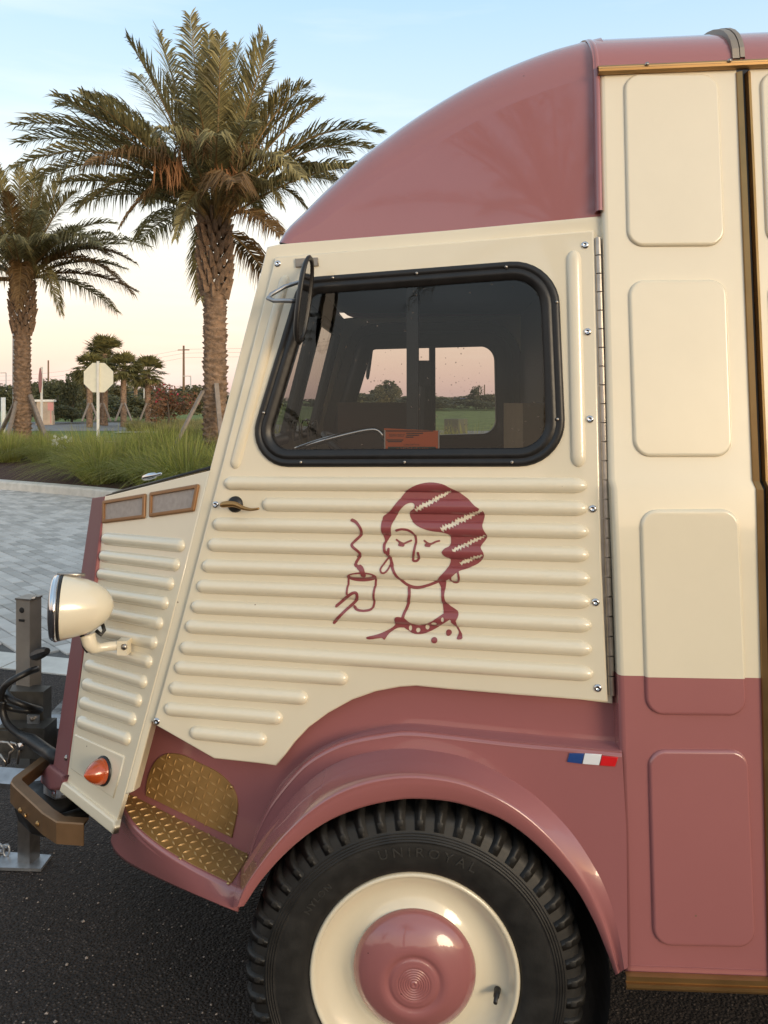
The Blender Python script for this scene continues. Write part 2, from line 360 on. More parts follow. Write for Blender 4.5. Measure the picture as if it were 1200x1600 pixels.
# body roof: eave curve to the crown and down the far side
def roofprof():
    y0 = yup(gz)+.004; z0 = gz+.013; p = []
    for k in range(11):
        a = k/10*math.pi/2; p.append((y0+.30*(1-math.cos(a)), z0+.150*math.sin(a)))
    yl = p[-1][0]
    for k in range(1, 9): f = k/8; p.append((yl+(YC-yl)*f, p[10][1]+.045*(1-(1-f)**2)))
    return p+[(2*YC-y, z) for y, z in p[::-1][1:]]
rp = roofprof()
b = MB(); b.grid([[(x, y, z) for y, z in rp] for x in np.linspace(XB-.012, X_REAR, 8)], flip=False); roof = tilt(b.build('body_roof', M['pink'], van, smooth=True))
# flange where the cab dome meets the box body: up the side, over the roof and down again
fp_ = [(yup(z), z) for z in (2.03, 2.12, 2.2, 2.28, 2.34)]+rp[:len(rp)//2+1]
fp_ = fp_+[(2*YC-y, z) for y, z in fp_[::-1][1:]]
def shift(pl_, d):
    r = []
    for i in range(len(pl_)):
        a = pl_[max(i-1, 0)]; c = pl_[min(i+1, len(pl_)-1)]; t = unit((c[0]-a[0], c[1]-a[1])); r.append((pl_[i][0]-t[1]*d, pl_[i][1]+t[0]*d))
    return r
b = MB(); xf = lambda z: min(xbz(min(z, 2.3)), XB+.006)
b.grid([[(xf(z)-.006-w2, y, z) for y, z in shift(fp_, d)] for w2, d in ((.006, -.05), (.006, -.006), (.004, .0), (.0, .002), (-.006, .002), (-.008, -.004))])
tilt(b.build('roof_flange', M['pink'], van, smooth=True))
xs = UPPER.st(1139, 80)[0]+.012
b = MB()
for x0, x1, d in ((xs-.005, xs+.010, .010), (xs+.012, xs+.022, .012)):
    b.grid([[(x0, y, z-.004) for y, z in rp], [(x0, y-.004, z+d) for y, z in rp], [(x1, y-.004, z+d) for y, z in rp], [(x1, y, z-.004) for y, z in rp]])
tilt(b.build('roof_band', M['band'], van))

# ------------------------------------------------------------------ cab door plane
f1 = unit(ray(-4220, 725)); hp = hit(940, 900, np.array([0, 1.745, 1.23]), unit((0, -1, .085)))
DOOR = Frame(hp, -f1, (0, .085, 1))
win_px = [(381, 728.5), (884, 727.5), (870, 404.6), (470, 435.5)]
win = rounded(DOOR.loop(win_px), [.085, .10, .105, .062], 9)
hole = offset(win, .010)
# cab side frame behind the door (header, A-pillar cover)
cab_px = [(417, 385.5), (437, 381), (700, 359.5), (940, 337), (944, 345), (951, 700), (957, 1100), (700, 1068), (620, 1064), (520, 1095), (400, 1160), (310, 1160), (237, 1128), (208, 1237), (195, 1242), (265, 980), (327, 735)]
cabl = DOOR.loop(cab_px, -.014)
plate('cab_side_frame', DOOR, cabl, -.045, -.014, .004, M['cream'], van, holes=[offset(win, -.004)])
plate('cab_side_frame', DOOR, cabl, -.045, -.014, .004, M['cream'], van, holes=[offset(win, -.004)], mirror=True)
# the door leaf
dpx = [(430, 401), (348, 720), (280, 980), (238, 1131), (334, 1186), (400, 1193), (431, 1197), (445, 1180), (460, 1160), (482, 1137), (512, 1115), (550, 1094), (587, 1081), (625, 1074), (650, 1072.5), (700, 1077.5), (800, 1086), (950, 1097), (940, 880), (928, 359)]
dl = DOOR.loop(dpx)
door = plate('cab_door', DOOR, dl, -.016, 0, .005, M['cream'], van, holes=[hole])
plate('cab_door', DOOR, dl, -.016, 0, .005, M['cream'], van, holes=[hole], mirror=True)
# raised border along the top and front of the leaf
# pressed ribs
RIBS = []
def rib(fr, A, B, wd, h, m, parent, tipA=1.1, tipB=1.6, name='rib', keep=None, h0=0.0):
    a = np.array(fr.st(*A)); c = np.array(fr.st(*B)); L = np.linalg.norm(c-a); ax = (c-a)/L; pe = np.array([-ax[1], ax[0]]); hw0 = wd/2
    if keep is not None: keep.append((a, ax, pe, L, hw0, h, tipA*hw0, tipB*hw0))
    ts = np.linspace(-1, 1, 11); xs = list(tipA*hw0*(1-np.cos(np.linspace(0, math.pi/2, 8))))+list(np.linspace(tipA*hw0, L-tipB*hw0, 6)[1:-1])+list(L-tipB*hw0*(1-np.cos(np.linspace(math.pi/2, 0, 8))))
    b = MB(); rows = []
    for x in xs:
        k = 1.0
        if x < tipA*hw0: k = math.sqrt(max(0, 1-(1-x/(tipA*hw0))**2))
        if x > L-tipB*hw0: k = math.sqrt(max(0, 1-(1-(L-x)/(tipB*hw0))**2))
        hw = max(hw0*k, 1e-4)
        rows.append([fr.P(*(a+ax*x+pe*hw*t), h0+h*k*(1-t*t)**.62-.0004) for t in ts])
    b.grid(rows, flip=True); return b.build(name, m, parent, smooth=True)
rl = [((350.5, 755), (917.5, 758.8)), ((410, 788), (918.7, 794.5)), ((333, 818.8), (920, 830.5)), ((325, 851), (920.5, 867)), ((316, 884), (922, 904)), ((307.5, 915.8), (923, 940)), ((299, 947.5), (924.5, 977)),
      ((289.7, 978.5), (925, 1014)), ((281.4, 1012), (927, 1053)), ((273, 1042.6), (544, 1060.2)), ((264.6, 1075), (481.6, 1090.7)), ((257, 1107), (441.8, 1122)), ((297, 1144), (417, 1155.5))]
for A, B in rl: rib(DOOR, A, B, .0345, .0130, M['cream'], door, keep=RIBS, tipB=(1.7 if B[0] > 600 else 1.2))
rib(DOOR, (447, 430), (366, 732), .028, .009, M['cream'], door, 1.4, 1.2); rib(DOOR, (896, 391), (904, 730), .033, .009, M['cream'], door, 1.4, 1.4)
# rubber window seal and panes
def seal(parent, mirror=False):
    b = MB(); pr = [(-.003, -.002), (-.001, .006), (.004, .009), (.012, .009), (.014, .006), (.017, .006), (.019, .009), (.030, .008), (.034, .003), (.038, .002), (.040, -.006), (.040, -.02)]
    rows = [[DOOR.P(p[0], p[1], h) for p in offset(win, d)] for d, h in pr]
    if mirror: rows = [[mir(p) for p in r] for r in rows]
    b.grid(rows, closeu=True, flip=mirror); return b.build('window_seal', M['rubber'], parent, smooth=True)
seal(door)
pane_l = offset(win, .036)
sm, tm = DOOR.st(643, 600); s_l, _ = DOOR.st(634, 600); s_r, _ = DOOR.st(652, 600)
V = [DOOR.P(p[0], p[1], -.006) for p in pane_l]; obj('window_pane', V, [tuple(range(len(V)))], M['glass'], door)
tb = min(p[1] for p in pane_l)-.004; tt = max(p[1] for p in pane_l)+.004
b = MB()
top_a = DOOR.st(634, 447)[1]; top_b = DOOR.st(652, 445)[1]
b.add([DOOR.P(s_l, tb, -.008), DOOR.P(s_r, tb, -.008), DOOR.P(s_r, top_b, -.008), DOOR.P(s_l, top_a, -.008), DOOR.P(s_l, tb, -.02), DOOR.P(s_r, tb, -.02), DOOR.P(s_r, top_b, -.02), DOOR.P(s_l, top_a, -.02)], [(0,1,2,3), (7,6,5,4), (0,4,5,1), (1,5,6,2), (2,6,7,3), (3,7,4,0)])
b.build('window_divider', M['rubber'], door)
far_door = [o for o in bpy.data.objects if o.name.startswith('cab_door')][1]
seal(far_door, True)
V = [mir(DOOR.P(p[0], p[1], -.006)) for p in pane_l]; obj('window_pane', V, [tuple(range(len(V)))[::-1]], M['clear'], far_door)
b = MB(); s2, _ = DOOR.st(640, 600)
for q in ((s_l+.02, s_r+.018),):
    b.add([mir(DOOR.P(s, t, h)) for h in (-.004, -.02) for s, t in ((q[0], tb), (q[1], tb), (q[1], tt-.012), (q[0], tt-.008))], [(3,2,1,0), (4,5,6,7), (0,1,5,4), (1,2,6,5), (2,3,7,6), (3,0,4,7)])
b.build('window_divider', M['rubber'], far_door)
# seal screws
for u, v in ((520, 434), (651, 427), (791, 417), (870, 472), (871, 655), (800, 722), (632, 722), (470, 722), (412, 645)):
    q = DOOR.at(u, v, .009); b = MB(); b.lathe(q, DOOR.n, [(-.002, .004), (.002, .0035), (.003, .0)], 10); b.build('seal_screw', M['steel'], door, smooth=True)
# rivets
for u, v in ((914, 383), (918, 518.5), (921.5, 655), (926, 795), (930.5, 941), (934, 1075), (434, 412), (337, 788.5), (245, 1127)):
    q = DOOR.at(u, v); b = MB(); b.lathe(q, DOOR.n, [(0, .0088), (.0015, .0085), (.0035, .0062), (.0038, .003), (.0022, .0022), (.002, 0)], 16); b.build('rivet', M['chrome'], door, smooth=True)
# piano hinge
hA = DOOR.at(934, 371, -.004); hB = DOOR.at(956, 1087, -.004)
nk = 24
for k in range(nk):
    a = hA+(hB-hA)*(k+.03)/nk; c = hA+(hB-hA)*(k+.97)/nk
    b = MB(); b.tube([a, c], .0068, 12); b.build('hinge_knuckle', M['steel'], door, smooth=False)
b = MB(); off = DOOR.es*.006
b.add([hA+DOOR.n*-.004-DOOR.es*.016, hA+DOOR.n*-.004, hB+DOOR.n*-.004, hB+DOOR.n*-.004-DOOR.es*.016], [(0, 3, 2, 1)])
b.build('hinge_leaf', M['steel'], door)
# door handle: black rosette and bronze lever
hc = DOOR.at(368, 788); b = MB(); b.lathe(hc, DOOR.n, [(0, .020), (.004, .0195), (.008, .017), (.009, .010), (.018, .009), (.020, 0)], 24)
handle = b.build('handle_rosette', M['darker'], door, smooth=True)
lp = [DOOR.at(u, v, h) for u, v, h in ((344, 790, .030), (352, 788, .032), (366, 788, .030), (378, 793, .028), (390, 796, .026), (400, 795.5, .026), (405, 794, .026))]
b = MB(); pts = spline(lp, 5); n_ = len(pts); rad = [np.interp(i/(n_-1), [0, .08, .22, .45, .7, .95, 1], [.003, .0075, .008, .0055, .0035, .003, .002]) for i in range(n_)]
b.tube(pts, rad, 10); b.build('handle_lever', M['gold'], door, smooth=True)

# ------------------------------------------------------------------ logo: woman with a cup, painted over the ribs
def art():
    S = 3.53; R_ = random.Random(3)
    hair = [(500,470),(494,425),(500,400),(488,365),(486,310),(492,270),(535,240),(580,180),(620,132),(680,98),(750,83),(820,92),(865,115),(905,135),(960,175),(1003,215),(1038,237),(1051,262),(1040,315),(1048,345),(1066,378),(1052,405),(1030,437),(1046,468),(1046,495),(1015,530),(960,555),(915,568),(885,590),(855,615),(820,628),(795,616),(835,570),(858,535),(862,505),(838,493),(818,468),(835,445),(862,428),(860,375),(820,358),(760,350),(700,330),(655,298),(637,262),(648,240),(668,225),(668,203),(650,194),(620,205),(585,240),(552,292),(540,335),(538,368),(522,395),(510,420),(512,470)]
    neckr = [(795,625),(838,612),(832,700),(846,750),(900,790),(908,815),(888,850),(862,835),(828,806),(818,740),(812,670)]
    collar = [(560,830),(580,820),(615,835),(612,880),(572,885),(530,910),(505,945),(488,935),(420,944),(408,930),(470,915),(530,890),(558,865)]
    shld = [(868,846),(892,838),(905,880),(932,936),(900,942),(908,908),(888,872)]
    strokes = [([(512,465),(530,500),(545,548),(575,605),(625,648),(680,662),(740,650),(800,625),(840,598)], 15),
        ([(570,347),(600,340),(640,348),(666,375),(672,420),(664,475),(655,512),(676,516),(690,495),(688,470)], 13),
        ([(564,400),(585,414),(605,420),(625,412),(645,404)], 10), ([(585,425),(605,428)], 16), ([(717,405),(735,418),(755,422),(780,411),(800,406)], 10), ([(730,428),(748,430)], 16),
        ([(527,448),(525,474)], 14), ([(530,488),(500,525),(482,560),(492,580),(512,574),(530,545),(534,500)], 10), ([(882,575),(868,595),(866,620),(885,634),(905,630),(912,605),(905,570)], 11),
        ([(635,655),(641,700),(630,750),(612,800),(600,845)], 16), ([(600,845),(628,872),(672,892),(720,890),(770,868),(815,838),(855,812)], 46),
        ([(300,603),(298,695)], 11), ([(452,603),(446,690),(436,770),(400,787),(355,783),(332,766)], 12), ([(235,763),(285,722),(330,690),(352,693),(347,728),(290,785),(220,857)], 16),
        ([(320,290),(350,305),(375,340),(370,372),(332,410),(326,432),(358,460),(368,482),(340,532),(375,556),(388,592)], 15)]
    dots = [(778,948,17), (853,910,16)]
    pearls = [(641,886,9,15), (684,897,12,12), (735,880,11,15), (775,860,15,9), (823,836,8,13)]
    def jag(a, c, wd):
        a = np.array(a, float); c = np.array(c, float); d = c-a; L = np.linalg.norm(d); d /= L; p = np.array([-d[1], d[0]]); up = []; dn = []; n = int(L/9)
        for i in range(n+1):
            f = i/n; e = wd*(.45+.55*math.sin(math.pi*min(1, .25+f*.75)))
            up.append(a+d*L*f+p*e*(R_.uniform(.75, 1.3) if i % 2 else R_.uniform(.1, .45))+d*R_.uniform(-4, 4)); dn.append(a+d*L*f-p*e*(R_.uniform(.75, 1.3) if (i+1) % 2 else R_.uniform(.1, .45))+d*R_.uniform(-4, 4))
        return up+dn[::-1]
    cuts = [jag((672,236), (868,130), 17), jag((814,342), (1036,238), 21), jag((878,458), (1056,376), 16), jag((914,530), (1042,482), 15)]
    st = 1.6; xs = np.arange(200, 1080, st); ys = np.arange(70, 980, st); Xg, Yg = np.meshgrid(xs, ys)
    def seg(a, c):
        dx, dy = c[0]-a[0], c[1]-a[1]; t = np.clip(((Xg-a[0])*dx+(Yg-a[1])*dy)/(dx*dx+dy*dy+1e-9), 0, 1); return np.hypot(Xg-a[0]-t*dx, Yg-a[1]-t*dy)
    def poly(p):
        d = np.full(Xg.shape, 1e9); ins = np.zeros(Xg.shape, bool); n = len(p)
        for i in range(n):
            a, c = p[i], p[(i+1) % n]; d = np.minimum(d, seg(a, c))
            if a[1] != c[1]: ins ^= ((a[1] > Yg) != (c[1] > Yg)) & (Xg < (c[0]-a[0])*(Yg-a[1])/(c[1]-a[1])+a[0])
        return np.where(ins, -d, d)
    def sm(p, k=4, closed=False): return [tuple(q) for q in spline(p, k, closed)]
    D = poly(sm(hair, 3, True))
    for p in (neckr, collar, shld): D = np.minimum(D, poly(sm(p, 3, True)))
    for p, w2 in strokes:
        q = sm(p, 4)
        for i in range(len(q)-1): D = np.minimum(D, seg(q[i], q[i+1])-w2/2)
    for x, y, r in dots: D = np.minimum(D, np.hypot(Xg-x, Yg-y)-r)
    e1 = (np.hypot((Xg-377)/82, (Yg-603)/27)-1)*27; e2 = (np.hypot((Xg-375)/62, (Yg-596)/10)-1)*10
    D = np.minimum(D, np.maximum(e1, -e2))
    q = sm(strokes[-1][0], 4)
    for i in range(len(q)-6, len(q)-1): D = np.minimum(D, seg(q[i], q[i+1])-14)
    for x, y, a, c in pearls: D = np.maximum(D, -(np.hypot((Xg-x)/a, (Yg-y)/c)-1)*min(a, c))
    for c in cuts: D = np.maximum(D, -poly([tuple(q) for q in c]))
    # marching squares -> vertices in drawing units
    V = []; F = []; vid = {}; nx = len(xs)
    def vert(key, x, y):
        if key not in vid: vid[key] = len(V); V.append((x, y))
        return vid[key]
    inside = D < 0; cnt = inside[:-1, :-1].astype(int)+inside[1:, :-1]+inside[:-1, 1:]+inside[1:, 1:]
    for i, j in zip(*np.nonzero(cnt)):
        cs = [(i, j), (i, j+1), (i+1, j+1), (i+1, j)]; f = []
        for k in range(4):
            a, c = cs[k], cs[(k+1) % 4]; da, dc = D[a], D[c]
            if da < 0: f.append(vert(a, xs[a[1]], ys[a[0]]))
            if (da < 0) != (dc < 0):
                t = da/(da-dc); key = (min(a, c), max(a, c)); f.append(vert(key, xs[a[1]]+t*(xs[c[1]]-xs[a[1]]), ys[a[0]]+t*(ys[c[0]]-ys[a[0]])))
        if len(f) > 2: F.append(tuple(f[::-1]))
    A = np.array(V); u = 460+A[:, 0]/S; v = 730+A[:, 1]/S
    P = CO[None]+0
    r = FV[None]+((u-PX)/FPX)[:, None]*RV[None]+((v-PY)/FPX)[:, None]*DV[None]
    t = ((DOOR.o-CO) @ DOOR.n)/(r @ DOOR.n); Q = CO[None]+r*t[:, None]-DOOR.o
    s_, t_ = Q @ DOOR.es, Q @ DOOR.et; H_ = np.zeros(len(s_))
    for a, ax, pe, L, hw, h, ta, tb_ in RIBS:
        dx = (s_-a[0])*ax[0]+(t_-a[1])*ax[1]; dy = (s_-a[0])*pe[0]+(t_-a[1])*pe[1]; k = np.ones(len(s_))
        k = np.where(dx < ta, np.sqrt(np.clip(1-(1-dx/ta)**2, 0, 1)), k); k = np.where(dx > L-tb_, np.sqrt(np.clip(1-(1-(L-dx)/tb_)**2, 0, 1)), k)
        k = np.where((dx < 0) | (dx > L), 0, k); q = np.clip(1-(dy/np.maximum(hw*k, 1e-5))**2, 0, 1)
        H_ = np.maximum(H_, h*k*q**.62)
    W = DOOR.o[None]+s_[:, None]*DOOR.es+t_[:, None]*DOOR.et+(H_+.0009)[:, None]*DOOR.n
    return obj('painted_logo', W, F, M['logo'], door, smooth=True)
M['logo'] = mat('logo_paint', (.26, .062, .066), .35, coat=.5)
lg = art(); tag(lg, 'rose line drawing of a woman in wavy hair smelling a steaming cup')

# ------------------------------------------------------------------ cab roof (pink dome above the door)
HD = -.016
side_px = [(940, 337), (700, 359.5), (437, 381)]
top_px = [(918, 74), (880, 83.5), (850, 92.5), (800, 111.5), (750, 134), (700, 161), (650, 192), (610, 220), (570, 250), (525, 292), (490, 325), (455, 361), (437, 381)]
RR = .15
_n = len(top_px)-1
T2 = [DOOR.st(u, v-3*(1-i/_n), HD-.9*RR*np.interp(i/_n, [0, .6, .9, 1], [1, .95, .55, .25])) for i, (u, v) in enumerate(top_px)]
T2 = [tuple(p) for p in resample(spline(T2, 5), 36)]
# extend to the joint with the body
dx = (T2[0][0]-T2[1][0], T2[0][1]-T2[1][1]); s_end = DOOR.st(938, 200, HD)[0]+.004
T2 = [(s_end, T2[0][1]+dx[1]/dx[0]*(s_end-T2[0][0]))]+T2
nT = len(T2); nor = []
for i in range(nT):
    a = T2[max(i-1, 0)]; c = T2[min(i+1, nT-1)]; d = unit((c[0]-a[0], c[1]-a[1])); nor.append((d[1], -d[0]))
nor = [(-x, -y) if y < 0 else (x, y) for x, y in nor]
b = MB(); rows = []; phis = np.linspace(0, math.pi/2, 11)
for i in range(nT):
    rr = RR*min(1, .25+1.2*(1-i/(nT-1))) if i > nT*.55 else RR
    rr = RR*np.interp(i/(nT-1), [0, .6, .9, 1], [1, .95, .55, .25])
    near = []
    for ph in phis:
        k = rr*(1-math.sin(ph)); near.append(DOOR.P(T2[i][0]-nor[i][0]*k, T2[i][1]-nor[i][1]*k, HD-rr*(1-math.cos(ph))))
    crown = []
    for f in (.2, .4, .6, .8):
        p = near[-1]; q = mir(p); c = p+(q-p)*f; bulge = .05*math.sin(math.pi*f); c = c+np.array([0, 0, bulge*nor[i][1]])+np.array([nor[i][0]*bulge*DOOR.es[0], 0, 0]); crown.append(c)
    rows.append(near+crown+[mir(p) for p in near[::-1]])
b.grid(rows, flip=True)
b.build('cab_roof', M['pink'], van, smooth=True)
inner = [( (np.array(r[0])-DOOR.o) @ DOOR.es, (np.array(r[0])-DOOR.o) @ DOOR.et) for r in rows]
bl_ = DOOR.st(437, 381, HD); br_ = DOOR.st(940, 337, HD)
V = [DOOR.P(p[0], p[1], HD) for p in inner]+[DOOR.P(bl_[0], bl_[1]-.004, HD), DOOR.P(s_end, br_[1]-.004, HD)]
obj('cab_roof_side', V, [tuple(range(len(V)))], M['pink'], van); obj('cab_roof_side', [mir(p) for p in V], [tuple(range(len(V)))[::-1]], M['pink'], van)
# inner lining, rear edge of the dome
V2 = [p-DOOR.n*.02 for p in V]
# ------------------------------------------------------------------ windscreen
A_t = DOOR.at(419, 386, -.02); A_b = DOOR.at(329, 735, -.02)
WS = Frame((A_t+mir(A_t))/2, (0, 1, 0), A_t-A_b)
def wst(p): q = p-WS.o; return (float(q @ WS.es), float(q @ WS.et))
ws_out = [wst(p) for p in (A_t, A_b, mir(A_b), mir(A_t))]
if area(ws_out) < 0: ws_out = ws_out[::-1]
ins = offset(ws_out, .085); L_ = [(x, y) for x, y in ins]
xs_ = sorted(p[0] for p in ins); zt = max(p[1] for p in ins); zb = min(p[1] for p in ins)
lefth = rounded([p for p in [(xs_[0], zb), (-.025, zb), (-.025, zt), (xs_[1], zt)]], .03); righth = rounded([(.025, zb), (-xs_[0], zb), (-xs_[1], zt), (.025, zt)], .03)
wsf = plate('windscreen_frame', WS, ws_out, .012, .040, .004, M['cream'], van, holes=[lefth, righth], back=True)
for h_ in (lefth, righth):
    b = MB(); rows = [[WS.P(p[0], p[1], h) for p in offset(h_ if area(h_) > 0 else h_[::-1], d)] for d, h in ((-.008, .044), (.006, .048), (.02, .038), (.02, .010), (-.008, .008))]
    b.grid(rows, closeu=True); b.build('windscreen_seal', M['rubber'], wsf, smooth=True)
    V = [WS.P(p[0], p[1], .022) for p in h_]; obj('windscreen_pane', V, [tuple(range(len(V)))], M['glass'], wsf)

# ------------------------------------------------------------------ nose
f2 = unit(ray(-927, 742)); na = DOOR.at(327, 735, -.014); nb = DOOR.at(195, 1240, -.014)
NOSE = Frame(nb, -f2, na-nb)
npx = [(163.5, 775), (327, 735), (265, 980), (195, 1240), (181, 1288), (100, 1222), (105, 1212)]
nl = NOSE.loop(npx)
nose = plate('nose_panel', NOSE, nl, -.012, 0, .003, M['cream'], van)
plate('nose_panel', NOSE, nl, -.012, 0, .003, M['cream'], van, mirror=True)
lip = [NOSE.loop([(102, 1216), (184, 1280), (180, 1302), (97, 1234)])]
lo = NOSE.loop([(101, 1218), (184, 1282), (180, 1303), (97, 1236)]); plate('nose_lower_lip', NOSE, lo, -.01, .010, .006, M['cream'], nose)
for A, B in (((160.7, 841), (288.8, 853)), ((157, 868), (281, 883)), ((153.5, 896), (272, 913)), ((149, 925), (263.5, 943)), ((145.5, 953), (254.8, 975)), ((141.5, 983), (246, 1005)), ((137.5, 1011), (238, 1035)),
             ((133.8, 1038.8), (230, 1067)), ((129.8, 1068), (221.6, 1096)), ((125.5, 1097), (212.8, 1125)), ((122, 1126.5), (204.2, 1156))):
    rib(NOSE, A, B, .0345, .0125, M['cream'], nose, 1.1, 1.1)
plate('embossed_panel', NOSE, NOSE.loop([(118, 1147), (196, 1182), (178, 1247), (112, 1201)]), -.001, .004, .0035, M['cream'], nose)
M['ventframe'] = mat('brown_bronze_frame', (.27, .135, .055), .4, metal=.3, var=.1, vscale=20)
for q in ([(162.3, 782.5), (229.5, 771), (228, 810), (162, 818)], [(236, 769.5), (313, 756), (304.7, 799), (235, 808.7)]):
    l = NOSE.loop(q)
    if area(l) < 0: l = l[::-1]
    lr = rounded(l, .006, 4)
    li = rounded(offset(l, .010), .003, 3)
    vf = plate('vent_frame', NOSE, lr, -.001, .007, .003, M['ventframe'], nose, holes=[li], hbev=.001)
    V = [NOSE.P(p[0], p[1], .0015) for p in li]; obj('vent_mesh', V, [tuple(range(len(V)))], M['vent'], vf)
# hood top, front corner strips, grille
TL = NOSE.at(163.5, 775); TR = NOSE.at(329, 734.5); BL = NOSE.at(105, 1212)
b = MB(); rows = []
for f in np.linspace(0, 1, 13):
    arch = -.06*math.sin(math.pi*f)
    rows.append([TL+(mir(TL)-TL)*f+np.array([0, 0, arch+.002]), TR+(mir(TR)-TR)*f+np.array([0, 0, arch+.002])])
b.grid(rows); b.build('hood', M['cream'], van, smooth=True)
b = MB(); e_ = (TR-TL); b.tube([TL+np.array([.02, .012, .006]), TR+np.array([0, .012, .006])], .004, 8); b.build('hood_seal', M['rubber'], van, smooth=True)
hh = NOSE.at(232, 752, -.02); b = MB()
hx = unit(TR-TL)
for k, (d, r) in enumerate(((-.045, .002), (-.03, .010), (0, .013), (.03, .009), (.05, .004))): pass
b.tube([hh+hx*d+np.array([0, .01, .012]) for d in (-.035, -.025, 0, .022, .03, .05, .055)], [.002, .008, .010, .008, .004, .004, .001], 10); b.build('hood_catch', M['chrome'], van, smooth=True)
cdir = unit((-math.cos(math.radians(60)), math.sin(math.radians(60)), 0))
CT, CB = TL, NOSE.at(105, 1212)
PK = Frame(CB, -cdir, CT-CB)
ppx = [(145, 778), (163.5, 775.5), (148, 906), (130, 1016), (105, 1213), (84, 1200), (113, 998), (127, 901)]
pl = PK.loop(ppx); b = None
grille = plate('grille_frame', PK, pl, -.02, .002, .003, M['rose_frame'], van)
plate('grille_frame', PK, pl, -.02, .002, .003, M['rose_frame'], van, mirror=True)
G1 = PK.at(145, 778); G2 = PK.at(84, 1200)
obj('grille_front', [G1, G2, mir(G2), mir(G1)], [(0, 1, 2, 3)], M['dark'], van)
q = PK.at(104, 1184, .003); b = MB(); b.lathe(q, PK.n, [(0, .008), (.004, .007), (.006, 0)], 10); b.build('grille_bolt', M['steel'], grille, smooth=True)
# foot of the grille frame
FT = [PK.at(u, v, .004) for u, v in ((84, 1200), (105, 1213), (103, 1233), (80, 1232), (70, 1222), (72, 1205))]
fl = PK.loop([(83, 1194), (106, 1211), (102, 1233), (83, 1235), (70, 1223), (72, 1206)]); plate('grille_foot', PK, fl, -.03, .014, .008, M['rose_frame'], van)
# bracket with bolt below
bk = PK.loop([(55, 1222), (75, 1222), (100, 1236), (97, 1247), (86, 1249), (62, 1236)]); plate('bumper_bracket', PK, bk, -.01, .004, .003, M['galv'], van)
q = PK.at(87, 1241, .004); b = MB(); b.lathe(q, PK.n, [(0, .011), (.005, .011), (.006, .007), (.011, .007), (.012, 0)], 6); b.build('bracket_bolt', M['chrome'], van)
# marker light
q = NOSE.at(164, 1204); b = MB(); b.lathe(q, NOSE.n, [(0, .036), (.008, .036), (.010, .032)], 28); ml = b.build('marker_light', M['rubber'], van, smooth=True)
pr = [(.008, .032), (.014, .031)]+[(.014+.044*s, .031*(1-s**1.7)**.85+(.0013 if k % 2 else 0)) for k, s in enumerate(np.linspace(.06, .97, 22))]+[(.0585, 0)]
b = MB(); b.lathe(q, NOSE.n+np.array([0, 0, -.05]), pr, 28); b.build('amber_lens', M['amber'], ml, smooth=True)
# headlight on its arm
hl_back = aty(178, 946, 1.985); hl_c = aty(93, 949, 1.945); ax = unit(hl_c-hl_back); Lh = np.linalg.norm(hl_c-hl_back)
r0 = .0815
prof_h = [(0, 0), (.002, .012), (.008, .026), (.02, .041), (.04, .056), (.065, .067), (.095, .075), (Lh-.012, .0795), (Lh-.006, .080)]
b = MB(); b.lathe(hl_back, ax, prof_h, 40); hl = b.build('headlight', M['cream'], van, smooth=True)
b = MB(); b.lathe(hl_back, ax, [(Lh-.008, .0795), (Lh-.008, .0805), (Lh-.003, .0815), (Lh+.001, .080)], 40); b.build('rim_gasket', M['rubber'], hl, smooth=True)
b = MB(); b.lathe(hl_back, ax, [(Lh-.001, .078), (Lh+.000, .082), (Lh+.004, .0835), (Lh+.008, .0825), (Lh+.009, .0805), (Lh+.013, .0795), (Lh+.017, .076), (Lh+.018, .070)], 40); b.build('chrome_rim', M['chrome'], hl, smooth=True)
b = MB(); b.lathe(hl_back, ax, [(Lh+.014, .071), (Lh+.022, .05), (Lh+.026, .02), (Lh+.027, 0)], 32); b.build('headlight_lens', M['vent'], hl, smooth=True)
top = hl_back+ax*(Lh-.03)+np.array([0, 0, .081]); b = MB(); b.tube([top+ax*-.03+np.array([0, 0, -.002]), top, top+ax*.035+np.array([0, 0, .003])], [.004, .006, .004], 8); b.build('rim_clip', M['steel'], hl, smooth=True)
am = [aty(137, 992, 1.965), aty(141, 1006, 1.965), aty(150, 1012, 1.975), aty(170, 1010, 1.99), aty(188, 1008, 2.0)]
b = MB(); b.tube(spline(am, 5), list(np.interp(np.linspace(0, 1, 21), [0, .2, .45, .6, 1], [.019, .018, .016, .0115, .012])), 14); arm = b.build('headlight_arm', M['cream'], hl, smooth=True)
q = aty(194, 1010, 2.0); b = MB(); b.box(q, .026, .03, .036); b.build('arm_base', M['cream'], hl)
b = MB(); b.lathe(aty(194.5, 1010.5, 1.985), (-.2, -1, 0), [(0, .008), (.004, .008), (.006, .004), (.007, 0)], 12); b.build('arm_bolt', M['steel'], hl, smooth=True)
b = MB(); b.tube([aty(150, 985, 1.99), aty(158, 992, 1.99), aty(163, 985, 2.0), aty(160, 975, 2.0)], .005, 8); b.tube([aty(128, 992, 1.96), aty(132, 1010, 1.96), aty(138, 1018, 1.965)], .006, 8); b.build('lamp_cable', M['rubber'], hl, smooth=True)
M['bumper'] = mat('dark_bronze_bumper', (.23, .135, .07), .42, metal=.5, var=.15, vscale=16, bump=.15, bscale=50)
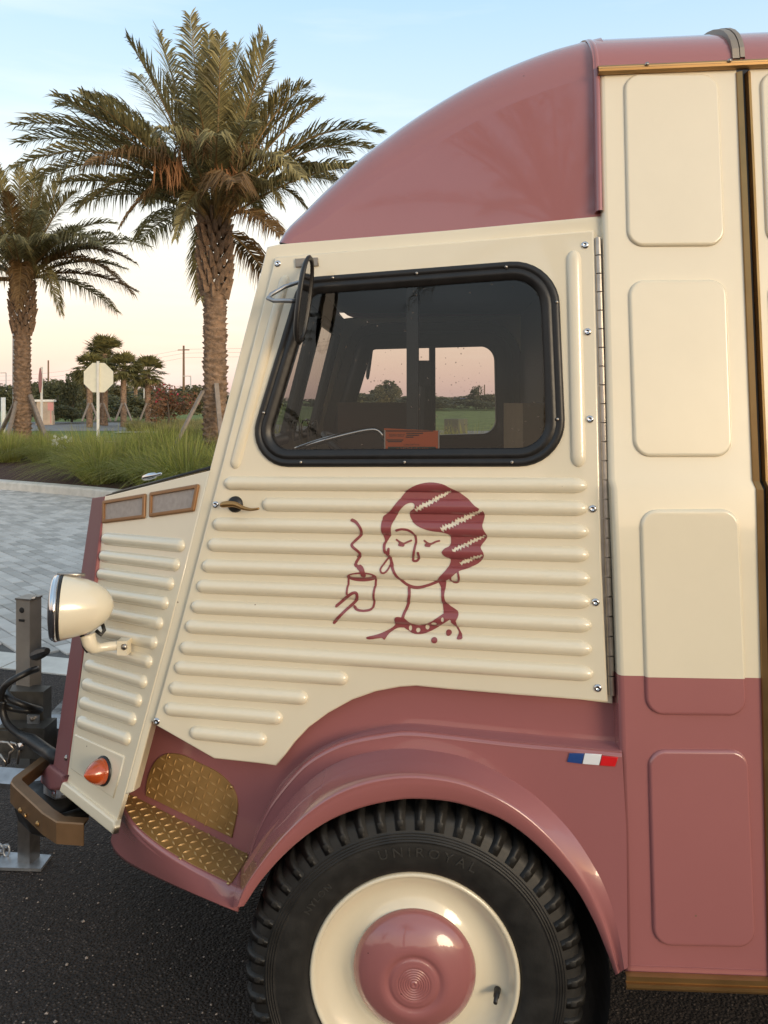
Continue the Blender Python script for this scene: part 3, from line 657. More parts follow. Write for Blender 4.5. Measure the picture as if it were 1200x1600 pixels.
# bumper corner in bronze angle section
zb_ = .50
bp = [gnd(130, 1287, zb_), gnd(88, 1284, zb_), gnd(66, 1270, zb_), gnd(22, 1229, zb_), gnd(16, 1222, zb_), gnd(20, 1214, zb_), gnd(76, 1172, zb_)]
bp = [np.array(p) for p in bp]; b = MB(); rows = []
for i, p in enumerate(bp):
    t = unit(bp[min(i+1, len(bp)-1)]-bp[max(i-1, 0)]); inn = np.cross(t, np.array([0, 0, 1.0])); inn = -inn if inn @ (np.array([-.9, 2.3, zb_])-p) < 0 else inn
    rows.append([p+np.array([0, 0, -.058]), p+np.array([0, 0, -.003])-inn*.0, p+inn*.003, p+inn*.030, p+inn*.030+np.array([0, 0, -.004]), p+inn*.004+np.array([0, 0, -.004]), p+inn*.004+np.array([0, 0, -.058])])
b.grid(rows, closeu=True); bumper = b.build('bumper', M['bumper'], van)
for u, v in ((32, 1266), (59, 1287), (41, 1274)):
    q = dep(u, v, np.interp(u, [22, 66], [2.27, 2.13])); b = MB(); b.lathe(q, (-.7, -.7, 0), [(0, .008 if u != 41 else .004), (.003, .007), (.006, .003), (.0065, 0)], 12); b.build('bumper_bolt', M['gold'], bumper, smooth=True)
# ------------------------------------------------------------------ lower cab side, fender, step
HB = -.030; HF = .018
BLp = [(390, 1325), (398, 1302), (415, 1265), (437.5, 1226), (475, 1187), (507, 1165), (550, 1147), (600, 1134), (637, 1130), (675, 1132), (700, 1135), (800, 1144), (900, 1153), (968, 1159)]
FLp = [(391, 1331), (402, 1300), (415, 1272), (430, 1247), (460, 1210), (487, 1185), (525, 1164), (560, 1153), (600, 1146), (637, 1142), (700, 1147.5), (800, 1159), (900, 1168), (972, 1175)]
CLp = [(357, 1419), (361, 1390), (375, 1361), (391, 1335), (410, 1305), (435, 1272), (462, 1240), (500, 1207), (537, 1187), (575, 1176), (612, 1170.5), (650, 1170), (700, 1177), (737, 1187), (775, 1205), (812, 1226), (850, 1255), (890, 1297), (918, 1337), (943, 1382), (960, 1430), (970, 1480), (975.5, 1515)]
OLp = [(381, 1416), (411, 1372), (457, 1323), (509, 1285), (561, 1263), (612.5, 1251), (649, 1248), (700, 1252), (742, 1263), (793, 1285), (845, 1326), (897, 1385), (928, 1439), (948, 1486), (962, 1524)]
s420 = DOOR.st(420, 1200, HB)[0]
def wallh(s): return HB-max(0, s420-s)*.25
def wall(u, v):
    h = HB
    for _ in range(6): s, t = DOOR.st(u, v, h); h = wallh(s)
    return (s, t, h)
bl3 = [DOOR.st(u, v, HB) for u, v in BLp]; blc = [tuple(p) for p in spline(bl3, 4)]
b = MB(); rows = []
s_lo = wall(200, 1240)[0]; s_hi = DOOR.st(970, 1150, HB)[0]
tz = lambda z, s, h: (z-DOOR.P(s, 0, h)[2])/DOOR.et[2]
stL = wall(196, 1238); stR = wall(390, 1338)
step_t = lambda s: np.interp(s, [stL[0], stR[0]], [stL[1], stR[1]])
for s in np.linspace(s_lo, s_hi, 60):
    h = wallh(s); top = tz(1.02, s, h)
    bot = step_t(s)-.02 if s < blc[0][0] else np.interp(s, [p[0] for p in blc], [p[1] for p in blc])-.004
    rows.append([DOOR.P(s, bot, h), DOOR.P(s, top, h)])
b.grid(rows, flip=True); lowp = b.build('cab_lower_panel', M['pink'], van, smooth=True)
# fender shelf and face
n_ = 48
B3 = [DOOR.P(p[0], p[1], HB) for p in resample(spline(bl3, 5), n_)]
F3s = resample(spline([DOOR.st(u, v, HF) for u, v in FLp], 5), n_); F3 = [DOOR.P(p[0], p[1], HF) for p in F3s]
b = MB(); rows = []
for p, q in zip(B3, F3):
    m1 = p+(q-p)*.12+np.array([0, 0, -.003]); m2 = p+(q-p)*.8; rr_ = q-p; e = DOOR.n*.006
    rows.append([p, m1, m2, q+np.array([0, 0, -.002]), q+np.array([0, 0, -.010])+DOOR.n*.002])
b.grid(rows); b.build('fender_shelf', M['pink'], van, smooth=True)
CLs = resample(spline([DOOR.st(u, v, HF) for u, v in CLp], 5), 70)
fl_ = [tuple(p) for p in F3s]+[DOOR.st(979, 1300, HF), DOOR.st(981, 1512, HF)]+[tuple(p) for p in CLs[::-1]]
fv = [DOOR.P(p[0], p[1], HF) for p in fl_]
tr = geometry.tessellate_polygon([[Vector((p[0], p[1], 0)) for p in fl_]]); tri = []
for t in tr:
    a, c, d = (fv[i] for i in t); tri.append(tuple(t) if np.cross(c-a, d-a) @ DOOR.n > 0 else (t[0], t[2], t[1]))
fender = obj('fender_face', fv, tri, M['pink'], van)
YL = 1.652
OLs = resample(spline(OLp, 5), 70); CLpx = resample(spline(CLp, 5), 70)
b = MB(); rows = []
for i in range(70):
    C = np.array(CLpx[i]); O = np.array(OLs[i]); p0 = DOOR.at(C[0], C[1], HF); f = i/69
    yl = YL+.012*f
    crest = C+(O-C)*.52; crest2 = C+(O-C)*.64
    p2 = aty(crest[0], crest[1], yl+.004); p25 = aty(crest2[0], crest2[1], yl-.002); p3 = aty(O[0], O[1], yl+.006); mid = C+(O-C)*.25
    ym = p0[1]+(p2[1]-p0[1])*.52; p1 = aty(mid[0], mid[1], ym)
    prf = spline([p0, p1, p2, p25, aty(*(C+(O-C)*.82), yl), p3], 4)
    ctr = aty(647, 1538, yl); inw = unit(ctr-p3)
    prf += [p3+np.array([0, .006, 0])+inw*.001, p3+np.array([0, .03, 0])-inw*.004, p3+np.array([0, .12, 0])-inw*.03]
    rows.append(prf)
b.grid(rows, flip=False); b.V = b.V; flare = b.build('fender_flare', M['pink'], van, smooth=True)
# small end caps
for r in (rows[0], rows[-1]):
    pass
# wheel well
WC = aty(647, 1538, 1.69); WC = np.array([WC[0], 1.69, WC[2]])
b = MB(); b.lathe((WC[0], 1.70, WC[2]), (0, 1, 0), [(0, .412), (.36, .412), (.36, .02)], 40, a0=-1.18, a1=2.05); b.build('wheel_well', M['darker'], van, smooth=False)
# flag emblem
eq = [[(890, 1176.5), (913, 1177), (909, 1193), (886, 1190)], [(914, 1176.6), (940, 1178.5), (936, 1195), (910, 1193)], [(941, 1180), (966, 1183), (961, 1197), (937, 1195.5)]]
emb = None
for q, m, nm in zip(eq, ('blue', 'white', 'red'), ('flag_emblem',)*3):
    e = plate('flag_band', DOOR, DOOR.loop(q, HF), HF, HF+.0035, .0012, M[m], van)
tag(e, 'red end of the three-colour flag emblem')
# step: gold treads on a rose skirt
stepn = None
P1 = DOOR.P(*wall(190, 1236)); P2 = DOOR.P(*wall(392, 1339)); bx_ = unit(P2-P1)
STEP = Frame(P1, bx_, unit(np.array([0, 1.0, 0])-bx_*bx_[1]))
if STEP.n[2] < 0: STEP = Frame(P1, bx_, -unit(np.array([0, 1.0, 0])-bx_*bx_[1]))
frontpx = [(188, 1242), (190, 1255), (197, 1272), (212, 1293), (235, 1314), (265, 1335), (300, 1355), (330, 1370), (362, 1385), (372, 1390)]
stpx = frontpx+[(384, 1350), (393, 1336), (300, 1290), (196, 1236)]
sl = STEP.loop([tuple(p) for p in spline(frontpx, 3)]+[(386, 1345), (392, 1337), (386, 1321), (300, 1282), (196, 1236)])
step = plate('step', STEP, sl, -.02, 0, .002, M['pink'], van)
tl = STEP.loop([tuple(p) for p in spline([(190, 1243), (193, 1256), (200, 1272), (214, 1291), (237, 1312), (267, 1333), (302, 1353), (331, 1367), (361, 1382)], 3)]+[(389, 1337.5), (379, 1330.5), (383, 1323), (300, 1285), (199, 1240)])
tread = plate('step_tread', STEP, tl, 0, .003, .001, M['tread'], step)
spx_top = spline(frontpx, 4); spx_bot = resample(spline([(172, 1318), (180, 1333), (200, 1350), (235, 1368), (270, 1384), (310, 1401), (358, 1421), (372, 1426)], 5), len(spx_top))
spt = [STEP.at(*p) for p in spx_top]; b = MB(); rows = []
for a, q in zip(spt, spx_bot):
    d0 = (a-CO) @ FV; bt = dep(q[0], q[1], d0-.012); rows.append([a+np.array([0, .012, 0]), a+np.array([0, .003, .003]), a+np.array([0, -.004, -.002]), a+(bt-a)*.12+np.array([0, -.004, 0]), a+(bt-a)*.5+np.array([0, -.003, 0]), a+(bt-a)*.93+np.array([0, -.001, 0]), bt+np.array([0, .001, 0]), bt+np.array([0, .006, .002]), bt+np.array([0, .02, .002])])
b.grid(rows, flip=True); b.build('step_skirt', M['pink'], step, smooth=True)
kp = [(228, 1243), (229, 1226), (234, 1206), (245, 1187), (262, 1177.5), (285, 1180), (310, 1192), (335, 1204), (354, 1219), (367, 1238), (371, 1260), (367, 1285), (362, 1309)]
KW = Frame(DOOR.P(*wall(300, 1240)), DOOR.P(*wall(380, 1250))-DOOR.P(*wall(220, 1250)), DOOR.et)
kl = KW.loop([tuple(p) for p in spline(kp, 3)], .003); kick = plate('kick_plate', KW, kl, -.012, .004, .001, M['tread'], van)
def inpoly(p, l):
    c = False
    for i in range(len(l)):
        a, q = l[i], l[(i+1) % len(l)]
        if (a[1] > p[1]) != (q[1] > p[1]) and p[0] < (q[0]-a[0])*(p[1]-a[1])/(q[1]-a[1])+a[0]: c = not c
    return c
def diamonds(fr, loop, h, pitch, parent, rot=0.0, ln=.0195, wd=.0046, hh=.0032):
    b = MB(); l2 = offset(loop if area(loop) > 0 else loop[::-1], .004); xs = [p[0] for p in loop]; ys = [p[1] for p in loop]; cr_, sr_ = math.cos(rot), math.sin(rot)
    cx, cy = sum(xs)/len(xs), sum(ys)/len(ys); n = 18
    for i in range(-n, n):
        for j in range(-n, n):
            x, y = i*pitch, j*pitch; c = (cx+x*cr_-y*sr_, cy+x*sr_+y*cr_)
            if not inpoly(c, l2): continue
            an = rot+(math.pi/4 if (i+j) % 2 else -math.pi/4); d = (math.cos(an), math.sin(an)); p = (-d[1], d[0])
            q = [(c[0]+d[0]*ln*a+p[0]*wd*e, c[1]+d[1]*ln*a+p[1]*wd*e) for a, e in ((-.5, 0), (0, -.5), (.5, 0), (0, .5))]
            b.add([fr.P(*q[0], h), fr.P(*q[1], h), fr.P(*q[2], h), fr.P(*q[3], h), fr.P(c[0]-d[0]*ln*.22, c[1]-d[1]*ln*.22, h+hh), fr.P(c[0]+d[0]*ln*.22, c[1]+d[1]*ln*.22, h+hh)], [(0, 1, 4), (1, 5, 4), (1, 2, 5), (2, 3, 5), (3, 4, 5), (3, 0, 4)])
    o = b.build('raised_diamonds', M['lug'], parent); o['kind'] = 'stuff'
diamonds(STEP, tl, .003, .0215, tread, .35); diamonds(KW, kl, .004, .0200, kick, .25)
for fr, pts, h in ((KW, [(264, 1183), (232, 1238), (361, 1230), (356, 1296)], .004), (STEP, [(201, 1243), (265, 1268), (325, 1296), (377, 1320), (386, 1338), (282, 1341), (357, 1380), (220, 1293)], .003)):
    for u, v in pts:
        q = fr.at(u, v, h); b = MB(); b.lathe(q, fr.n, [(0, .0045), (.0018, .0038), (.0025, 0)], 10); b.build('screw', M['goldb'], kick if fr is KW else step, smooth=True)

# ------------------------------------------------------------------ front wheel
wheel_c = np.array([WC[0], 1.775, WC[2]]); OUT = np.array([0, -1.0, 0]); RT = WC[2]
k_ = 1.69/FPX; R_rim = 165*k_
def tyre_a(r): return np.interp(r, [R_rim-.002, R_rim+.004, .25, .285, .315, .340], [.062, .071, .080, .084, .081, .070])
ridges = []
for r in (.3005, .306, .3115, .317): ridges += [(tyre_a(r-.0014), r-.0014), (tyre_a(r)+.0022, r-.0004), (tyre_a(r)+.0022, r+.0006), (tyre_a(r+.0016), r+.0016)]
tp = [(-.07, R_rim-.01), (-.084, .28), (-.075, .33), (-.05, RT-.010), (0, RT-.008), (.05, RT-.010), (.066, .352), (.0745, .338)]+[(a, r) for a, r in ridges[::-1]]+[(tyre_a(r), r) for r in (.295, .285, .27, .255, .24, .23)]+[(.066, R_rim+.004), (.055, R_rim-.004)]
wheel = MB(); wheel.lathe(wheel_c, OUT, [(-.03, .05), (-.03, .2), (.0, .21)], 48); whl = wheel.build('wheel', M['darker'], van)
b = MB(); b.lathe(wheel_c, OUT, tp, 120)
nl_ = 50
for k in range(nl_):                               # shoulder lugs
    a = (k+.3)/nl_*2*math.pi; e1 = np.array([math.sin(a), 0, math.cos(a)]); e2 = np.array([math.cos(a), 0, -math.sin(a)])
    def pt(ax_, r, w2): return wheel_c+OUT*ax_+e1*r+e2*w2
    wd = .0128
    ring = [(.010, RT, 1.0), (.052, RT-.001, 1.0), (.0655, RT-.010, .95), (.0765, .340, .85), (.0805, .3225, .8), (.070, .316, .8), (.02, .345, 1.0)]
    V = [pt(a_, r_, -wd*s_) for a_, r_, s_ in ring]+[pt(a_, r_, wd*s_) for a_, r_, s_ in ring]; m7 = len(ring)
    b.add(V, [tuple(range(m7))[::-1], tuple(range(m7, 2*m7))]+[(i, (i+1) % m7, m7+(i+1) % m7, m7+i) for i in range(m7)])
    # sunken window in each lug
    V = [pt(a_, r_, w_) for (a_, r_) in ((.0790, .330), (.0775, .343)) for w_ in (-wd*.45, wd*.45)]+[pt(a_+.003, r_, w_) for (a_, r_) in ((.0775, .333), (.0765, .341)) for w_ in (-wd*.3, wd*.3)]
    V2_ = [p for p in V]; b.add(V2_, [(0, 1, 5, 4), (1, 3, 7, 5), (3, 2, 6, 7), (2, 0, 4, 6), (4, 5, 7, 6)])
    for sgn in (-1,):                              # inner tread rows
        ring2 = [(-.012, RT), (-.058, RT-.002), (-.05, RT-.02), (-.012, RT-.015)]; ph = math.pi/nl_; e1b = np.array([math.sin(a+ph), 0, math.cos(a+ph)]); e2b = np.array([math.cos(a+ph), 0, -math.sin(a+ph)])
        V = [wheel_c+OUT*x+e1b*r+e2b*s*wd*1.1 for s in (-1, 1) for x, r in ring2]; b.add(V, [(3, 2, 1, 0), (4, 5, 6, 7)]+[(i, (i+1) % 4, 4+(i+1) % 4, 4+i) for i in range(4)])
b.build('tyre', M['tyre'], whl, wn=True)
def arctext(s, r0, size, a_mid, spacing=1.0, parent=None):
    cu = bpy.data.curves.new('t', 'FONT'); cu.body = s; cu.size = size; cu.align_x = 'CENTER'; cu.space_character = spacing; cu.resolution_u = 3
    to = bpy.data.objects.new('t', cu); COL.objects.link(to); dg = bpy.context.evaluated_depsgraph_get(); dg.update()
    me = bpy.data.meshes.new_from_object(to.evaluated_get(dg)); bpy.data.objects.remove(to)
    bm = bmesh.new(); bm.from_mesh(me); bmesh.ops.subdivide_edges(bm, edges=[e for e in bm.edges if e.calc_length() > size*.25], cuts=2, use_grid_fill=False)
    ext = bmesh.ops.extrude_face_region(bm, geom=bm.faces[:]); 
    for v in [g for g in ext['geom'] if isinstance(g, bmesh.types.BMVert)]: v.co.z += .002
    V = []
    for v in bm.verts:
        r = r0+v.co.y; a = a_mid+v.co.x/r0; V.append(wheel_c+OUT*(tyre_a(r)-.0003+v.co.z)+r*np.array([math.sin(a), 0, math.cos(a)]))
    bm.verts.index_update(); F = [tuple(v.index for v in f.verts) for f in bm.faces]; bm.free()
    return obj('tyre_lettering', V, F, M['tyretext'], parent)
M['tyretext'] = mat('tyre_lettering', (.042, .040, .037), .38, var=.2, vscale=80)
arctext('UNIROYAL', .268, .030, math.radians(6), 1.55, whl); arctext('NYLON', .262, .020, math.radians(-50), 1.25, whl)
# rim
rp_ = [(.058, R_rim+.0015), (.066, R_rim+.002), (.0705, R_rim-.002), (.069, R_rim-.008), (.060, R_rim-.011), (.050, R_rim-.014), (.040, R_rim-.022), (.030, .185), (.026, .17), (.027, .155), (.033, .142), (.040, .132), (.044, .120), (.045, .09)]
b = MB(); b.lathe(wheel_c, OUT, rp_, 96); b.build('rim', M['cream'], whl, smooth=True)
hr = 98.5*k_
hp_ = [(.040, hr-.001), (.044, hr), (.049, hr-.002), (.058, hr-.008), (.068, hr-.020), (.077, hr-.036), (.083, hr-.052), (.086, .074), (.087, .066), (.0855, .060), (.083, .056), (.083, .053), (.085, .050), (.087, .044), (.0865, .040)]
for r in (.034, .029, .024, .019, .014, .009): hp_ += [(.0885, r+.0022), (.0868, r+.0006), (.0868, r-.0004), (.0885, r-.0018)]
hp_ += [(.089, .004), (.087, .002), (.087, 0)]
b = MB(); b.lathe(wheel_c, OUT, hp_, 96); b.build('hubcap', M['pink'], whl, smooth=True)
va = wheel_c+OUT*.034+np.array([(780-647)*k_, 0, -(1568-1538)*k_]); vb = va+OUT*.035+np.array([-.008, 0, -.004])
b = MB(); b.tube([va, va+(vb-va)*.55, va+(vb-va)*.6, vb], [.0075, .0065, .0045, .0045], 12); b.build('valve_stem', M['rubber'], whl, smooth=True)
# far front wheel (mirror) so the van stands on something
b = MB(); b.lathe((wheel_c[0], 2*YC-wheel_c[1], wheel_c[2]), (0, 1, 0), tp, 48); wf = b.build('wheel', M['tyre'], van, smooth=True)
b = MB(); b.lathe((wheel_c[0], 2*YC-wheel_c[1], wheel_c[2]), (0, 1, 0), rp_, 48); b.build('rim', M['cream'], wf, smooth=True)

# ------------------------------------------------------------------ mirrors
def mirror_unit(mr=False):
    f = mir if mr else (lambda p: np.array(p))
    dd = 1.865; T = dep(483.5, 400, dd); B = dep(465.5, 537, dd); c = (T+B)/2; ly = unit(T-B); hh = np.linalg.norm(T-B)/2
    nrm = unit(np.array([.99, -.13, 0.0])); lx = unit(np.cross(ly, nrm)); nrm = np.cross(lx, ly); hw = .042
    def el(k, h, n=40): return [f(c+lx*(hw*k)*math.copysign(abs(math.cos(a))**.8, math.cos(a))+ly*(hh*k)*math.copysign(abs(math.sin(a))**.9, math.sin(a))+nrm*h) for a in np.linspace(0, 2*math.pi, n, endpoint=False)]
    b = MB(); b.grid([el(.6, -.009), el(.9, -.007), el(1.0, -.002), el(1.02, .003), el(.97, .007), el(.90, .005), el(.89, .001)], closeu=True, flip=mr)
    b.V += []; n0 = len(b.V); b.add(el(.6, -.009), [tuple(range(40))]); mh = b.build('wing_mirror', M['rubber'], van, smooth=True)
    obj('mirror_glass', el(.9, .002), [tuple(range(40))] if not mr else [tuple(range(40))[::-1]], M['chrome'], mh)
    b = MB(); back = c-nrm*.02-ly*.005; br = DOOR.at(480, 411, .004)
    b.tube([f(p) for p in (back, dep(452, 470, 1.87), dep(428, 470, 1.88), dep(419, 466, 1.89), dep(424, 460, 1.90), dep(445, 448, 1.915), dep(470, 440, 1.92), br+DOOR.n*.01)], .0055, 8); b.build('mirror_arm', M['galv'], mh, smooth=True)
    l = DOOR.loop([(462, 405), (497, 403), (498, 416), (463, 418)]); plate('mirror_mount', DOOR, l, 0, .006, .001, M['paintsteel'], mh, mirror=mr)
mirror_unit(); mirror_unit(True)

# ------------------------------------------------------------------ cab interior
b = MB(); b.box((-.12, YC, .70), 1.0, 1.3, .02); b.build('cab_floor', M['dark'], van)
b = MB(); b.box((-.55, YC, 1.02), .16, 1.0, .66); b.box((-.46, YC, 1.33), .20, 1.30, .05); b.build('dashboard', M['dark'], van)
b = MB(); b.box((.22, YC, 1.05), .26, 1.2, .10); b.box((.31, YC, 1.20), .10, 1.2, .30); b.build('bench_seat', M['dark'], van)
# inside skins of the doors and a roof lining: dark
iw = offset(win, -.006)
dinner = offset(win, -.07)
for mr in (False, True):
    fr = DOOR
    plate('door_lining', Frame(DOOR.o, DOOR.es, DOOR.et), dinner, -.052, -.047, 0, M['dark'], van, holes=[iw], back=True, mirror=mr)
tl3 = DOOR.P(bl_[0], bl_[1], -.06); tr3 = DOOR.P(s_end, br_[1], -.06)
obj('headliner', [tl3+np.array([-.035, 0, -.012]), tr3, mir(tr3), mir(tl3)+np.array([-.075, 0, .02])], [(0, 1, 2, 3)], M['dark'], van)
b = MB(); rows_ = [[mir(DOOR.P(p[0], p[1], h)) for p in offset(win, d)] for d, h in ((-.030, -.052), (-.026, -.064), (-.005, -.070), (.030, -.066), (.040, -.05))]
b.grid(rows_, closeu=True, flip=False); b.build('inner_window_seal', M['blackgap'], van, smooth=True)
b = MB(); gp = [dep(u, v, d) for u, v, d in ((462, 703, 2.02), (500, 690, 2.0), (545, 678, 2.0), (578, 671.5, 2.0), (592, 674, 2.0), (600, 686, 2.0), (604, 706, 2.02))]
b.tube(spline(gp, 5), .0075, 10); b.build('grab_bar', M['chrome'], van, smooth=True)
b = MB(); sc_ = np.array([-.22, 3.02, 1.36]); sa = unit((.55, 0, .83)); e1_ = unit(np.cross(sa, (0, 1, 0))); e2_ = np.cross(sa, e1_)
b.tube([sc_+.2*(math.cos(a)*e1_+math.sin(a)*e2_) for a in np.linspace(0, 2*math.pi, 33)], .012, 8, cap=False); b.tube([sc_-.2*e2_, sc_, sc_+.2*e2_], .008, 6); b.tube([sc_, sc_-sa*.5], .018, 8); b.build('steering_wheel', M['darker'], van, smooth=True)
# top-level things carried in the cab
q = dep(818, 660, 2.62); b = MB(); b.box((.335, 2.52, 1.46), .13, .26, .26, np.array(Matrix.Rotation(.12, 3, 'Z'))); tag(b.build('cardboard_box', M['card'], None), 'tan cardboard box inside the cab behind the right end of the window', 'box')
q = dep(590, 655, 2.95); b = MB(); b.box((q[0]-.02, 2.98, 1.40), .26, .03, .36); b.box((q[0]-.02, 2.98, 1.585), .27, .036, .012); tag(b.build('brown_board', mat('brown_board', (.075, .04, .025), .6, var=.2), None), 'dark brown board standing in the cab under the far window', 'board')
b = MB(); wr = .0022
for k in range(3):
    u = 458+k*14; b.tube([dep(u, 703, 2.12), dep(u-1, 662, 2.12), dep(u+2, 657, 2.12), dep(u+8, 657, 2.12), dep(u+10, 664, 2.12), dep(u+9, 703, 2.12)], wr, 6)
b.tube([dep(450, 672, 2.12), dep(470, 676, 2.13), dep(492, 660, 2.13), dep(478, 655, 2.11)], wr, 6)
tag(b.build('wire_rack', M['steel'], None), 'thin wire rack in the lower front corner of the cab window', 'rack')
b = MB(); fx = dep(664, 610, 2.75); b.tube([dep(664, 600, 2.75), dep(662, 640, 2.75), dep(661, 700, 2.75)], [.02, .03, .045], 10); b.box(dep(663, 583, 2.75), .045, .045, .085); tag(b.build('upright_fixture', M['darker'], None, smooth=False), 'dark upright fixture standing in the cab beyond the window divider', 'fixture')
# permit card behind the glass
pf = Frame(DOOR.at(643, 688, -.0072), DOOR.at(686, 688, -.0072)-DOOR.at(600, 687, -.0072), DOOR.et)
pl_ = pf.loop([(600, 669), (686, 673), (687, 706), (600.5, 704)]); pm = plate('permit_card', pf, pl_, -.001, 0, 0, M['orange'], None, back=True)
tag(pm, 'orange permit card with a date standing at the bottom of the cab window', 'card')
def flattext(s, fr, u, v, hpx, m, parent, h=.0006, align='CENTER', wpx=None):
    cu = bpy.data.curves.new('t', 'FONT'); cu.body = s; cu.align_x = align; cu.align_y = 'CENTER'; cu.size = 1; cu.resolution_u = 2
    to = bpy.data.objects.new('t', cu); COL.objects.link(to); dg = bpy.context.evaluated_depsgraph_get(); dg.update()
    me = bpy.data.meshes.new_from_object(to.evaluated_get(dg)); bpy.data.objects.remove(to)
    s0, t0 = fr.st(u, v); sc = hpx*1.78/FPX/.7
    xs = [p.co.x for p in me.vertices]; sx = sc if wpx is None else wpx*1.78/FPX/(max(xs)-min(xs))
    V = [fr.P(s0+p.co.x*sx, t0+p.co.y*sc, h) for p in me.vertices]; F = [tuple(f.vertices) for f in me.polygons]; return obj('printed_text', V, F, m, parent)
flattext('02/01/2027', pf, 620, 680.5, 4.2, M['ink'], pm, wpx=26)
flattext("CAFE BETTY'S", pf, 643, 695, 2.4, M['ink'], pm, wpx=26)
for u, v, w2 in ((620, 673.4, 34), (655, 673.5, 44), (648, 677, 26), (645, 680, 20), (640, 683, 12), (617, 687.5, 26), (617, 690, 22)):
    l = pf.loop([(u-w2/2, v-.8), (u+w2/2, v-.8), (u+w2/2, v+.8), (u-w2/2, v+.8)]); plate('print_line', pf, l, 0, .0005, 0, M['ink'], pm)
l = pf.loop([(606, 698), (681, 698), (681, 706), (606, 706)]); plate('print_band', pf, l, 0, .0004, 0, M['greenink'], pm)
flattext('# MFD5454408', pf, 644, 702.2, 5.0, M['orange'], pm, h=.0008, wpx=54)
for u in (601.2, 685.6):
    l = pf.loop([(u-1, 672), (u+1, 672), (u+1, 706), (u-1, 706)]); plate('card_edge', pf, l, 0, .0005, 0, M['greytint'], pm)

# ------------------------------------------------------------------ trailer tongue and jack
M['darksteel'] = mat('dark_greased_steel', (.095, .085, .072), .5, metal=.5, var=.3, vscale=25, bump=.3, bscale=60)
JX, JY = dep(34, 1100, 2.72)[0], 2.70
zt_ = CAM_H-(940-625)/FPX*2.72
b = MB(); R20 = np.array(Matrix.Rotation(math.radians(-14), 3, 'Z'))
b.box((JX, JY, (zt_+.30)/2+.0), .057, .057, zt_-.30, R20); jack = b.build('jack_post', M['paintsteel'], van)
b = MB(); b.box((JX, JY, zt_+.002), .063, .061, .006, R20); b.tube([(JX+.03, JY-.03, zt_+.006), (JX+.05, JY-.045, zt_+.012)], .006, 6); b.build('jack_cap', M['steel'], jack)
b = MB()
jn = R20 @ np.array([0, -1.0, 0]); jr = R20 @ np.array([1.0, 0, 0])
b.lathe(np.array([JX, JY, zt_-.035])+jn*.029-jr*.004, jn, [(0, .010), (.002, .009), (.003, 0)], 12); b.box(np.array([JX, JY, zt_-.07])+jn*.029-jr*.004, .022, .004, .008, R20); b.build('jack_screw', M['darker'], jack)
b = MB(); b.box((JX, JY, .19), .050, .050, .36, R20); b.build('jack_leg', M['steel'], jack)
FTq = [gnd(-20, 1334), gnd(80, 1341), gnd(64, 1363), gnd(-30, 1360)]
b = MB(); f4 = [np.array([p[0], p[1], .012]) for p in FTq]; f5 = [np.array([p[0], p[1], .002]) for p in FTq]
b.add(f5+f4, [(7, 6, 5, 4), (0, 1, 5, 4), (1, 2, 6, 5), (2, 3, 7, 6), (3, 0, 4, 7)]); b.build('jack_foot', M['galv'], jack)
h0 = dep(52, 1025, 2.70); h1 = dep(74, 1017, 2.60)
b = MB(); pts = [h0+(h1-h0)*f for f in np.linspace(-.1, 1, 7)]; b.tube(pts, [.006, .016, .019, .019, .018, .016, .010], 8); b.build('jack_crank_grip', M['rubber'], jack)
zr = dep(30, 1205, 2.62)[2]
b = MB(); c1 = dep(-60, 1210, 2.60); c2 = dep(130, 1195, 2.70)
b.tube([np.array([-2.3, 2.60, zr]), np.array([-.8, 2.45, zr])], .035, 4); b.build('tongue_rail', M['galv'], van)
b = MB(); b.tube([np.array([-2.3, 2.78, zr+.02]), np.array([-.8, 2.95, zr+.02])], .035, 4); b.build('tongue_rail', M['galv'], van)
q1 = dep(75, 1152, 2.78); q2 = dep(105, 1150, 2.9); b = MB(); b.box((q1[0]+.05, 2.78, q1[2]), .30, .10, .05); b.build('tongue_crossbar', M['galv'], van)
q = dep(22, 1170, 2.58); b = MB(); b.box((q[0], 2.60, q[2]), .16, .09, .10); b.box((q[0]-.03, 2.55, q[2]+.01), .07, .012, .07)
co = b.build('coupler', M['darksteel'], van)
for pts in ([(0, 1160), (12, 1160), (22, 1170), (16, 1176), (14, 1193)], [(16, 1160), (24, 1162), (30, 1170), (28, 1193)], [(0, 1178), (8, 1190), (10, 1196)]):
    b = MB(); b.tube([dep(u, v, 2.50) for u, v in pts], .0045, 6); b.build('coupler_latch', M['steel'], co, smooth=True)
q = dep(33, 1165, 2.5); b = MB(); b.lathe(q, (0, -1, 0), [(0, .012), (.008, .012), (.010, .006), (.012, 0)], 10); b.build('coupler_bolt', M['chrome'], co)
q = dep(52, 1130, 2.66); b = MB(); b.box(q, .04, .008, .055); bk2 = b.build('jack_bracket', M['galv'], van)
b = MB(); b.lathe(dep(51, 1123, 2.655), (0, -1, 0), [(0, .008), (.006, .008), (.008, 0)], 8); b.build('bracket_bolt', M['steel'], bk2)
b = MB(); b.box((JX+.02, JY-.05, dep(20, 1120, 2.65)[2]), .14, .06, .14); b.build('jack_clamp', M['darksteel'], van)
q = dep(75, 1262, 2.5); b = MB(); b.tube([dep(55, 1250, 2.55), dep(80, 1262, 2.5), dep(118, 1275, 2.45)], [.07, .085, .06], 10); b.tube([dep(80, 1282, 2.35), dep(105, 1276, 2.35), dep(130, 1268, 2.4)], .014, 8); b.build('front_hose', M['rubber'], van, smooth=True)
b = MB(); b.box((-.55, YC, .52), .7, 1.0, .12); b.build('chassis', M['darker'], van)
